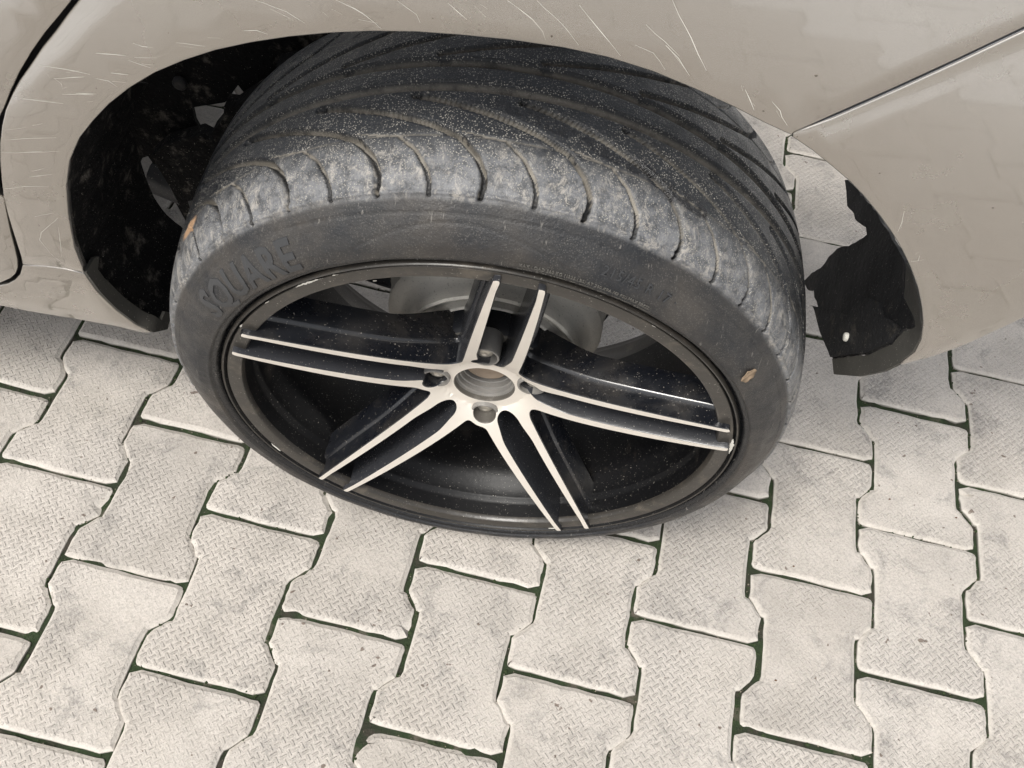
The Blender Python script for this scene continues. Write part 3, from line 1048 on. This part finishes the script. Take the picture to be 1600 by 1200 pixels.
lettering('SQUARE', 43, .2625, .027, M_rub, spacing=1.08, bold=.0007, sx=1.15, extrude=.00055)  # guessed word, only its ending is legible
lettering('· 215/45 R 17 ·', 113.5, .2655, .0085, M_rub, spacing=1.15, shear=.15, sx=1.2)
lettering('MAX LOAD 560 KG (1235 LBS) AT 290 KPA (42 PSI) MAX PRESS.', 106, .2535, .0036, M_ltr, spacing=1.05, extrude=.0005)  # invented wording and figures, standing in for illegible small print
lettering('TREAD  PLIES  RAYON  POLYESTER  STEEL  SIDEWALL  RAYON', 106, .2492, .0036, M_ltr, spacing=1.05, extrude=.0005)  # second line of small print, its wording made up too

# ---- body side: panels drawn on the profile, with turned-in edges
def densify(P, step=.012, closed=True):
    P = np.array(P, float); Q = np.vstack([P, P[:1]]) if closed else P
    out = []
    for a_, b_ in zip(Q[:-1], Q[1:]):
        k = max(1, int(np.linalg.norm(b_ - a_) / step))
        out += [a_ + (b_ - a_) * t / k for t in range(k)]
    if not closed: out.append(Q[-1])
    return np.array(out)


def smooth_line(P, step=.008):
    return catmull(np.array(P, float), step)


def panel(name, outline, mat, parent, lift=0.0, depth=.009, label=None):
    P = densify(outline, .008)
    m = len(P)
    A = .5 * np.sum(P[:, 0] * np.roll(P[:, 1], -1) - np.roll(P[:, 0], -1) * P[:, 1])
    if A < 0: P = P[::-1]
    t = np.roll(P, -1, 0) - np.roll(P, 1, 0); nn = np.stack([t[:, 1], -t[:, 0]], 1); nn /= np.maximum(np.linalg.norm(nn, axis=1)[:, None], 1e-9)
    x0, z0 = P.min(0); x1, z1 = P.max(0)
    pts = [Vector(p_) for p_ in P]; ed = [(i, (i + 1) % m) for i in range(m)]
    from mathutils.geometry import intersect_point_line
    st = .018
    for x in np.arange(x0 + st / 2, x1, st):
        for z in np.arange(z0 + st / 2, z1, st):
            if np.hypot(P[:, 0] - x, P[:, 1] - z).min() > .010: pts.append(Vector((x, z)))
    cv, ce, cf, *_ = delaunay_2d_cdt(pts, ed, [], 1, 1e-6)
    V = [(v[0], Sy(v[1]) + lift, v[1]) for v in cv]
    F = [list(f) for f in cf]
    n0 = m
    rings = [(.0, .0)] + [(.0008, .0004), (.0013, .0014), (.0012, .004), (.0006, depth)]
    prev = list(range(m))
    for o_, d_ in rings[1:]:
        b0 = len(V)
        Q = P + nn * o_
        V += [(q[0], Sy(q[1]) + lift + d_, q[1]) for q in Q]
        cur = list(range(b0, b0 + m))
        for i in range(m):
            j = (i + 1) % m; F.append([prev[i], prev[j], cur[j], cur[i]])
        prev = cur
    # inner skin
    b0 = len(V)
    V += [(v[0], Sy(v[1]) + lift + .0025, v[1]) for v in cv]
    F += [[b0 + i for i in f][::-1] for f in cf]
    # front faces must look outwards (-y)
    FF = []
    Va = np.array(V)
    for f in F:
        FF.append(f)
    o = mesh_obj(name, Va, FF, mat, parent, recalc=False)
    bm = bmesh.new(); bm.from_mesh(o.data); bm.normal_update()
    bmesh.ops.recalc_face_normals(bm, faces=bm.faces)
    bm.to_mesh(o.data); bm.free()
    if label: o['label'] = label
    return o


xz = lambda px: on_body(px)[:, [0, 2]]
archL_px = [(234, 519), (211, 509), (180, 486), (148, 455), (129, 426)]
archT_px = [(129, 426), (113, 385), (104, 335), (101, 290), (106, 250), (121, 215), (143, 187), (168, 161), (200, 136), (240, 112), (285, 93), (335, 77), (390, 65), (450, 56), (515, 50),
            (580, 47), (650, 48), (720, 53), (800, 61), (880, 73), (950, 88), (1020, 110), (1090, 139), (1150, 167), (1195, 190), (1236, 209)]
archR_px = [(1240, 213), (1270, 233), (1303, 260), (1330, 283), (1352, 306), (1375, 334), (1395, 362), (1411, 388), (1425, 417), (1437, 450), (1443, 480), (1445, 505), (1442, 530), (1432, 551), (1408, 569),
            (1384, 580), (1342, 588), (1304, 585)]
aL, aT, aR = xz(archL_px), xz(archT_px), xz(archR_px)
print('archL', aL.round(3).tolist()); print('archR end', aR[-4:].round(3).tolist())
seam_px = [(1240, 207), (1300, 184), (1400, 140), (1500, 94), (1600, 47)]
sm = xz(seam_px)
sdir = (sm[-1] - sm[0]) / np.linalg.norm(sm[-1] - sm[0])
sm_end = sm[-1] + sdir * .12
gapR_px = [(128, 0), (108, 25), (90, 50), (68, 77), (50, 104), (33, 128), (22, 148), (11, 173), (5, 198), (2, 225), (2, 252), (4, 280), (7, 306), (13, 332), (20, 356), (27, 378), (34, 400), (36, 413)]
gR = xz(gapR_px)
up = gR[0] + np.array([[.09, .12], [.12, .19], [.14, .25]])
TOPZ = 1.0
quarter = np.vstack([aT[::1], sm[0:1] + [-.0004, .001], sm[1:] + [-.0018, .0020], sm_end + [-.0018, .0020], [[.62, .93], [.62, TOPZ]], [[up[2, 0], TOPZ]], up[::-1], gR, xz([(70, 415), (100, 419), (127, 424)])])
panel('rear_quarter_panel', quarter, MB, car)
# bumper
bot_px = [(1600, 495), (1560, 514), (1510, 537), (1470, 552), (1445, 560)]
bt = xz(bot_px)
bdir = (bt[0] - bt[-1]) / np.linalg.norm(bt[0] - bt[-1])
bumper = np.vstack([aR[:-3], xz([(1410, 569.5), (1436, 562)]), bt[::-1], bt[0] + bdir * .09, [[.62, (bt[0] + bdir * .15)[1]]],
                    [[.62, .905]], sm_end + [.0014, -.0014], sm[::-1][:-1] + [.0014, -.0014], sm[0:1] + [.001, -.001]])
panel('rear_bumper', bumper, MB, car)
# sill below the light seam
sill_px = [(129, 428), (100, 421), (70, 417), (37, 416), (33, 430), (25, 439), (14, 445), (0, 448)]
sl = xz(sill_px)
bl_px = [(0, 477), (45, 486), (112, 497), (180, 509), (225, 520)]
bl = xz(bl_px)
print('sill', sl.round(3).tolist(), bl.round(3).tolist())
sill = np.vstack([aL[::-1][1:] * 1.0, bl[::-1], bl[0] + [-.35, -.03], [[bl[0, 0] - 1.0, bl[0, 1] - .06]], [[sl[-1, 0] - 1.0, sl[-1, 1] - .06]], sl[-1] + [-.35, -.02], sl[::-1]])
panel('door_sill', sill, MB, car)
gapL_px = [(108, 0), (88, 25), (67, 50), (46, 80), (27, 112), (13, 142), (3, 168)]
gL = xz(gapL_px)
low_px = [(3, 310), (9, 342), (14, 365), (20, 387), (24, 405), (25, 418), (22, 427), (15, 434), (0, 441)]
gLl = xz(low_px)
midg = gR[8:13] + [-.0075, 0]
door = np.vstack([gL, midg, gLl, gLl[-1] + [-.35, -.02], [[gLl[-1, 0] - .95, gLl[-1, 1] - .055]], [[gLl[-1, 0] - .95, TOPZ]], [[up[2, 0] - .016, TOPZ]], up[::-1] + [-.016, 0]])
panel('rear_door', door, MB, car)

# dark recess behind the door gap and seam
def strip(name, line, w, y_off, mat, parent, thick=.004):
    P = smooth_line(line, .01)
    t = np.gradient(P, axis=0); nn = np.stack([t[:, 1], -t[:, 0]], 1); nn /= np.linalg.norm(nn, axis=1)[:, None]
    A = P + nn * w / 2; B = P - nn * w / 2
    f = lambda Q, d: np.stack([Q[:, 0], Sy(Q[:, 1]) + y_off + d, Q[:, 1]], 1)
    G = np.stack([f(A, thick), f(A, 0), f(B, 0), f(B, thick)], 1)
    return grid_obj(name, G, mat, parent, close_v=True, recalc=True, sharp=40)


strip('door_seal', np.vstack([up[::-1] + [-.008, 0], gR[:-1] + [-.006, 0], gLl[-3:] + [.0, -.002], gLl[-1:] + [-.35, -.022]]), .05, .013, M_gap, car)
seam_line = np.vstack([sm[0:1] + sdir * .002, sm[1:], sm_end])
strip('bumper_seam_strip', seam_line + [.0010, -.0010], .0022, .0012, M_chrome, car, .006)
strip('bumper_backing', seam_line + [.002, -.001], .03, .010, M_gap, car, .004)

# shoulder above the panels, falling inwards under the windows (outside the frame)
xs_ = np.linspace(-1.35, .62, 30)
sz = [(float(Sy(TOPZ)) + .001, TOPZ + .003), (float(Sy(TOPZ)) + .03, TOPZ + .022), (float(Sy(TOPZ)) + .09, TOPZ + .034), (float(Sy(TOPZ)) + .16, TOPZ + .036)]
G = np.array([[(x, y, z) for y, z in sz] + [(x, y, z - .02) for y, z in sz[::-1]] for x in xs_])
grid_obj('body_shoulder', G, MB, car, close_v=True, recalc=True, sharp=50)

# ---- wheel-arch inner surface: the arch outline carried inwards
K = np.vstack([[[aL[0, 0] + .004, aL[0, 1] - .045]], aL, aT[1:], aR[1:-3], [[.352, .37]], [[.345, .28]], [[.338, .15]]])


def on_arch(px, side):
    """where sight lines leave through the arch's inner surface: (x, y, z) and K arc length"""
    out = []
    for dd in ray(px):
        best = None
        for i in range(len(K) - 1):
            a_, b_ = K[i], K[i + 1]
            # solve CAM.xz + t d.xz = a + u (b-a)
            A = np.array([[dd[0], -(b_[0] - a_[0])], [dd[2], -(b_[1] - a_[1])]])
            if abs(np.linalg.det(A)) < 1e-12: continue
            t, u = np.linalg.solve(A, a_ - CAM[[0, 2]])
            if -.001 <= u <= 1.001 and t > 0:
                P = CAM + dd * t
                if P[1] > -.02 and (best is None or t > best[0]): best = (t, P, i + u)
        out.append(None if best is None else (*best[1], best[2]))
    return out


Kc = np.r_[0, np.cumsum(np.linalg.norm(np.diff(K, axis=0), axis=1))]


def arch_piece(name, px, mat, parent, thick=.004, jag=0.0, pull=.0015, lift=.001, tuck=0.0):
    """a piece of liner lying on the arch's inner surface, outlined by sight lines"""
    r = [q for q in on_arch(px, 0) if q is not None]
    uv = np.array([(np.interp(q[3], np.arange(len(K)), Kc), q[1]) for q in r])
    uv = densify(uv, .008)
    if jag: uv = uv + rng.normal(0, jag, uv.shape)
    m = len(uv); pts = [Vector(p_) for p_ in uv]; ed = [(i, (i + 1) % m) for i in range(m)]
    x0, z0 = uv.min(0); x1, z1 = uv.max(0)
    for x in np.arange(x0, x1, .012):
        for z in np.arange(z0, z1, .012):
            if np.hypot(uv[:, 0] - x, uv[:, 1] - z).min() > .006: pts.append(Vector((x, z)))
    cv, ce, cf, *_ = delaunay_2d_cdt(pts, ed, [], 1, 1e-6)
    c = np.array([tuple(v) for v in cv])
    mid = np.array([0, .45])
    def place(c, off):
        x = np.interp(c[:, 0], Kc, K[:, 0]); z = np.interp(c[:, 0], Kc, K[:, 1])
        e = 1e-3
        tx = np.interp(c[:, 0] + e, Kc, K[:, 0]) - np.interp(c[:, 0] - e, Kc, K[:, 0]); tz = np.interp(c[:, 0] + e, Kc, K[:, 1]) - np.interp(c[:, 0] - e, Kc, K[:, 1])
        L = np.hypot(tx, tz) + 1e-9; nx, nz = tz / L, -tx / L
        sgn = np.sign(nx * (mid[0] - x) + nz * (mid[1] - z)); nx, nz = nx * sgn, nz * sgn
        return np.stack([x + nx * off, c[:, 1], z + nz * off], 1)
    wob = pull * np.sin(c[:, 0] * 60) * np.sin(c[:, 1] * 45)
    V = np.vstack([place(c, lift + np.abs(wob)), place(c, lift + np.abs(wob) - thick)])
    if tuck: V[:, 1] = np.maximum(V[:, 1], Sy(V[:, 2]) + tuck)
    n0 = len(c); F = [list(f) for f in cf] + [[n0 + i for i in f][::-1] for f in cf]
    F += [[i, (i + 1) % m, n0 + (i + 1) % m, n0 + i] for i in range(m)]
    return mesh_obj(name, V, F, mat, parent, sharp=50)


print('on_arch', [(p_, None if q is None else tuple(np.round(q, 3))) for p_, q in zip(
    [(150, 300), (225, 248), (290, 345), (262, 335), (320, 200), (250, 470), (262, 500), (1300, 500), (1257, 437), (1322, 283), (1400, 440), (1360, 380)],
    on_arch([(150, 300), (225, 248), (290, 345), (262, 335), (320, 200), (250, 470), (262, 500), (1300, 500), (1257, 437), (1322, 283), (1400, 440), (1360, 380)], 0))])

edge_in = lambda L, dx, dy: [(x + dx, y + dy) for x, y in L]
lin_out = [(x - 6, y - 2) for x, y in [(236, 517), (214, 507), (184, 484), (152, 453), (132, 424), (116, 383), (107, 335), (104, 290), (109, 250), (124, 216), (146, 188), (172, 161), (204, 137)]]
arch_piece('wheel_liner', lin_out + [(232, 130), (215, 165), (206, 200), (222, 245), (226, 262), (240, 300), (262, 335), (285, 352), (300, 380), (292, 440), (270, 480), (256, 512)], M_liner, car, .005, pull=.004, lift=-.003, tuck=.006)
arch_piece('torn_rear_liner', [(1322, 281), (1336, 288), (1352, 309), (1374, 338), (1393, 366), (1408, 392), (1418, 412), (1415, 465), (1431, 500), (1433, 510), (1425, 514), (1413, 516), (1396, 536), (1360, 553),
                         (1303, 560), (1290, 520), (1275, 456), (1262, 452), (1256, 440), (1262, 434), (1285, 420), (1297, 402), (1312, 390), (1345, 376), (1357, 366), (1356, 356), (1340, 342), (1325, 322)], M_flap, car, .004, jag=.0008, pull=.002)
arch_piece('mud_flap', [(1270, 478), (1300, 484), (1332, 494), (1340, 474), (1362, 466), (1380, 474), (1386, 496), (1404, 505), (1411, 514), (1395, 536), (1360, 552), (1303, 559), (1288, 520), (1276, 480)], M_flapgrit, car, .003, lift=.004, pull=.001)
_q = on_arch([(1325, 527)], 0)[0]  # added pale disc stands in for bright ground seen through a hole
_p = np.array(_q[:3]) + (CAM - np.array(_q[:3])) / np.linalg.norm(CAM - np.array(_q[:3])) * .009
V = []; F = []
for rr_, dd_ in ((.0045, 0), (.0045, -.003), (.0036, -.0042), (0, -.0046)):
    for i in range(16):
        t = i / 16 * 2 * math.pi; V.append(_p + np.array([-dd_ * -1.0, rr_ * math.cos(t), rr_ * math.sin(t)]))
F = [[k * 16 + i, k * 16 + (i + 1) % 16, (k + 1) * 16 + (i + 1) % 16, (k + 1) * 16 + i] for k in range(3) for i in range(16)]
o = mesh_obj('flap_hole_disc', V, F, M_scratch, car); o['label'] = 'pale disc added for a see-through hole in the black flap'
arch_piece('bumper_inner_lip', [(1419, 410), (1434, 449), (1441, 480), (1443, 505), (1440, 530), (1430, 550), (1407, 568), (1384, 580), (1342, 588), (1305, 585), (1302, 561), (1360, 555), (1396, 538), (1414, 518), (1433, 510), (1416, 465)], M_lipgrey, car, .003)
arch_piece('sill_inner_lip', [(129, 424), (150, 455), (182, 486), (212, 508), (236, 519), (256, 514), (262, 488), (252, 486), (247, 500), (225, 490), (196, 470), (165, 440), (148, 420), (150, 400), (142, 402)], M_lipgrey, car, .003, lift=.003)

# ---- inner wheelhouse panel, black, ragged
def flat_piece(name, px, y, mat, parent, thick=.006, bulge=.0):
    Q = densify(at_y(px, y)[:, [0, 2]], .012)
    m = len(Q); cv, ce, cf, *_ = delaunay_2d_cdt([Vector(p_) for p_ in Q], [(i, (i + 1) % m) for i in range(m)], [], 1, 1e-6)
    c = np.array([tuple(v) for v in cv])
    V = np.vstack([np.c_[c[:, 0], np.full(len(c), y), c[:, 1]], np.c_[c[:, 0], np.full(len(c), y + thick), c[:, 1]]])
    n0 = len(c); F = [list(f) for f in cf] + [[n0 + i for i in f][::-1] for f in cf] + [[i, (i + 1) % m, n0 + (i + 1) % m, n0 + i] for i in range(m)]
    return mesh_obj(name, V, F, mat, parent, sharp=40)


flat_piece('inner_wheelhouse', [(60, 430), (30, 250), (60, 60), (330, -60), (760, -60), (740, 40), (560, 100), (420, 122), (385, 150), (372, 133), (352, 160), (300, 168), (305, 190), (315, 208), (338, 222), (355, 235),
                                (330, 330), (292, 349), (275, 318), (250, 270), (231, 244), (222, 247), (200, 300), (190, 420)], .30, M_liner, car)
flat_piece('suspension_bracket', [(236, 244), (258, 226), (312, 212), (350, 232), (345, 300), (300, 356), (292, 345), (268, 296)], .27, M_liner, car, .02)

flat_piece('suspension_arm', [(350, 166), (366, 168), (380, 158), (420, 133), (430, 105), (500, 90), (480, 150), (420, 200), (360, 250), (338, 228), (330, 209), (349, 186)], .26, M_liner, car, .02)

for _px in ((280, 132),):
    _q = at_y([_px], .292)[0] if _px[0] > 250 else (lambda w: None if w is None else np.array(w[:3]) + np.array([.006, -.004, 0]))(on_arch([_px], 0)[0])
    if _q is None: continue
    V = []
    for rr_, dd_ in ((.0075, .004), (.0075, 0), (.0062, -.0015), (.0030, -.0018), (0, -.0010)):
        for i in range(18):
            t = i / 18 * 2 * math.pi; V.append(_q + np.array([rr_ * math.cos(t), dd_, rr_ * math.sin(t)]))
    F = [[k * 18 + i, k * 18 + (i + 1) % 18, (k + 1) * 18 + (i + 1) % 18, (k + 1) * 18 + i] for k in range(4) for i in range(18)]
    mesh_obj('liner_clip', V, F, M_flap, car)

# ---- underbody, out of sight but shading what lies below
def slab(name, x0, x1, y0, y1, z0, z1, mat):
    V = [(x, y, z) for x in (x0, x1) for y in (y0, y1) for z in (z0, z1)]
    return mesh_obj(name, V, [(0, 1, 3, 2), (4, 6, 7, 5), (0, 4, 5, 1), (2, 3, 7, 6), (0, 2, 6, 4), (1, 5, 7, 3)], mat, car, smooth=False)


slab('floor_pan', -1.35, -.47, .14, 1.5, .25, .29, M_dark)
slab('boot_floor', -.46, .10, .34, 1.5, .66, .69, M_dark)

# ---- scratches in the wing's paint: shallow cuts down to pale primer
scr = [[(150, 83), (198, 87)], [(208, 67), (222, 72), (240, 74)], [(210, 89), (246, 90)], [(62, 101), (100, 107), (142, 115)], [(173, 114), (201, 116)], [(85, 122), (96, 130), (98, 136)], [(85, 122), (132, 120)], [(150, 122), (170, 126), (184, 136)],
       [(32, 154), (98, 161)], [(98, 161), (146, 167)], [(98, 147), (150, 149)], [(118, 145), (150, 146)], [(8, 219), (50, 216), (88, 216)], [(2, 238), (92, 236)], [(5, 295), (40, 290), (76, 290)], [(46, 276), (82, 271)], [(54, 338), (84, 331)],
       [(90, 340), (64, 362), (62, 374), (85, 400), (100, 410)], [(275, 67), (320, 73)], [(325, 59), (346, 60)], [(338, 68), (356, 70)], [(380, 48), (402, 47), (420, 53)], [(400, 0), (450, 18), (478, 36)], [(510, 12), (545, 28), (572, 46)], [(525, 0), (570, 22), (598, 44)],
       [(560, 30), (590, 36)], [(620, 0), (650, 22), (655, 36)], [(792, 0), (832, 30), (848, 48), (853, 62)], [(840, 0), (880, 38), (905, 70)], [(905, 8), (930, 40), (955, 70), (970, 88)], [(961, 20), (975, 40), (992, 68), (1006, 86), (1026, 112)], [(992, 70), (1020, 82), (1038, 108)],
       [(1010, 38), (1040, 64), (1062, 86)], [(1050, 0), (1062, 26), (1080, 60), (1104, 112)], [(1040, 70), (1060, 90), (1078, 118)], [(1164, 140), (1178, 172)], [(1206, 158), (1219, 172), (1222, 182), (1230, 196)], [(1412, 330), (1408, 348), (1402, 362)], [(1424, 408), (1434, 408), (1437, 400)],
       [(222, 100), (240, 103)], [(200, 93), (236, 106)], [(120, 181), (136, 180)], [(50, 195), (66, 192)], [(128, 206), (136, 204)], [(420, 74), (446, 70)], [(176, 127), (196, 129)], [(100, 190), (118, 196)], [(700, 4), (730, 30)], [(742, 8), (760, 26)], [(470, 60), (500, 62)]]
V, F = [], []
scr2 = []
for l in scr:
    scr2.append((l, 1.0))
    for _ in range(2):
        if rng.random() < .6:
            a_ = np.array(l, float); t0, t1 = sorted(rng.random(2)); d_ = rng.normal(0, 5, 2)
            if t1 - t0 > .15:
                scr2.append(([tuple(a_[0] + (a_[-1] - a_[0]) * t0 + d_), tuple(a_[0] + (a_[-1] - a_[0]) * t1 + d_ * 1.3)], .45))
ax_ = np.array(archT_px, float)
for k, (l, wk) in enumerate(scr2):
    la_ = np.array(l, float)
    if ((la_[:, 0] > 100) & (la_[:, 0] < 1236) & (la_[:, 1] > np.interp(la_[:, 0], ax_[7:, 0], ax_[7:, 1], left=999) - 3)).any(): continue
    if ((la_[:, 0] > 100) & (la_[:, 0] < 170) & (la_[:, 1] > 160) & (la_[:, 1] < 425)).any(): continue
    P = on_body(l)[:, [0, 2]]
    if np.isnan(P).any(): continue
    P = densify(P, .006, closed=False)
    P = P + np.cumsum(rng.normal(0, .00022, P.shape), 0)
    t = np.gradient(P, axis=0); nn = np.stack([t[:, 1], -t[:, 0]], 1); nn /= np.maximum(1e-9, np.linalg.norm(nn, axis=1)[:, None])
    w = (.00008 + .00020 * rng.random(len(P)) * rng.random()) * np.sin(np.linspace(.25, math.pi - .1, len(P))) + .00005
    w = w * wk
    b0 = len(V)
    for p_, n_, w_ in zip(P, nn, w):
        for sgn in (1, -1):
            q = p_ + n_ * w_ * sgn; V.append((q[0], float(Sy(q[1])) - .00012, q[1]))
    for i in range(len(P) - 1): F.append([b0 + 2 * i, b0 + 2 * i + 1, b0 + 2 * i + 3, b0 + 2 * i + 2])
o = mesh_obj('paint_scratches', V, F, M_scratch, car, recalc=False); o['kind'] = 'stuff'

# ---- kerbed chips on the rim's edge
V = []; F = []
for t0_, t1_, ra_, wd_ in ((49, 57, .2352, .0011), (59, 60.5, .2350, .0008), (40, 41.5, .2351, .0007), (168.5, 175.5, .2352, .0017), (122, 123, .2351, .0006), (330, 334, .2352, .0007), (245, 247, .2352, .0006), (66, 67, .2215, .0008), (28, 29.5, .2350, .0009)):
    k_ = max(5, int((t1_ - t0_) * 3)); b0 = len(V)
    for i in range(k_):
        e_ = math.sin(math.pi * (i + .3) / (k_ - .4)); w_ = wd_ * max(.1, e_) * (.6 + .8 * rng.random())
        t = math.radians(t0_ + (t1_ - t0_) * i / (k_ - 1)); c_ = ra_ + rng.normal(0, .0002)
        for sg in (-1, 1): V.append(wp((c_ + sg * w_) * math.cos(t), (c_ + sg * w_) * math.sin(t), -.0010 + .0002 * sg))
    for i in range(k_ - 1): F.append([b0 + 2 * i, b0 + 2 * i + 1, b0 + 2 * i + 3, b0 + 2 * i + 2])
o = mesh_obj('rim_chips', V, F, M_scratch, wheel, recalc=False); o['kind'] = 'stuff'

# ------------------------------------------------------------------ loose bits
def scrap(name, px, size, mat, label, cat, group=None, z=.001):
    p_ = at_z([px], z)[0]
    r = random.Random(px[0])
    V = []; nseg = 7
    for ring, (rr, hh) in enumerate(((1, 0), (.75, .45), (.3, .7))):
        for i in range(nseg):
            a_ = i / nseg * 2 * math.pi
            q = rr * size * r.uniform(.7, 1.25)
            V.append((p_[0] + q * math.cos(a_), p_[1] + q * .7 * math.sin(a_), z + hh * size))
    F = [[k * nseg + i, k * nseg + (i + 1) % nseg, (k + 1) * nseg + (i + 1) % nseg, (k + 1) * nseg + i] for k in range(2) for i in range(nseg)]
    F += [[2 * nseg + i for i in range(nseg)], list(range(nseg))[::-1]]
    o = mesh_obj(name, V, F, mat, smooth=False)
    tag(o, label, cat, group)
    return o


for i, (px, lab) in enumerate([((1390, 780), 'small brown soil crumb on a paver right of the tyre'), ((1494, 809), 'dark crumb on the paver near the right edge'), ((1212, 1063), 'lone brown crumb on the lower right paver'),
                               ((1240, 885), 'crumb beside the joint below the wheel')]):
    scrap('soil_crumb', px, .0016, M_crumb, lab, 'crumb', 'soil crumbs on the pavers')
V = []; F = []  # brown flake added to stand for a scuff on the side wall
for k in range(9):
    t_ = k / 8; th_ = math.radians(144.5 - 2.2 * (t_ - .5)); w_ = .0065 * math.sin(math.pi * (t_ * .9 + .06))
    for sg in (-1, 0, 1):
        r_ = .2620 + .002 * t_ + sg * w_
        V.append(wp(r_ * math.cos(th_) + .0012, r_ * math.sin(th_) + .0015, float(wall_s(r_)) + .0012 + .0012 * abs(sg) + .0006 * math.sin(k * 1.9)))
for k in range(8):
    for c_ in (0, 1): F.append([k * 3 + c_, k * 3 + c_ + 1, k * 3 + c_ + 4, k * 3 + c_ + 3])
o = mesh_obj('scuff_flake', V, F, M_scuff); m_ = o.modifiers.new('thickness', 'SOLIDIFY'); m_.thickness = .0005
tag(o, 'thin brown flake added for a scuff on the right side of the tyre wall', 'scuff')
print('script done', len(bpy.data.objects))
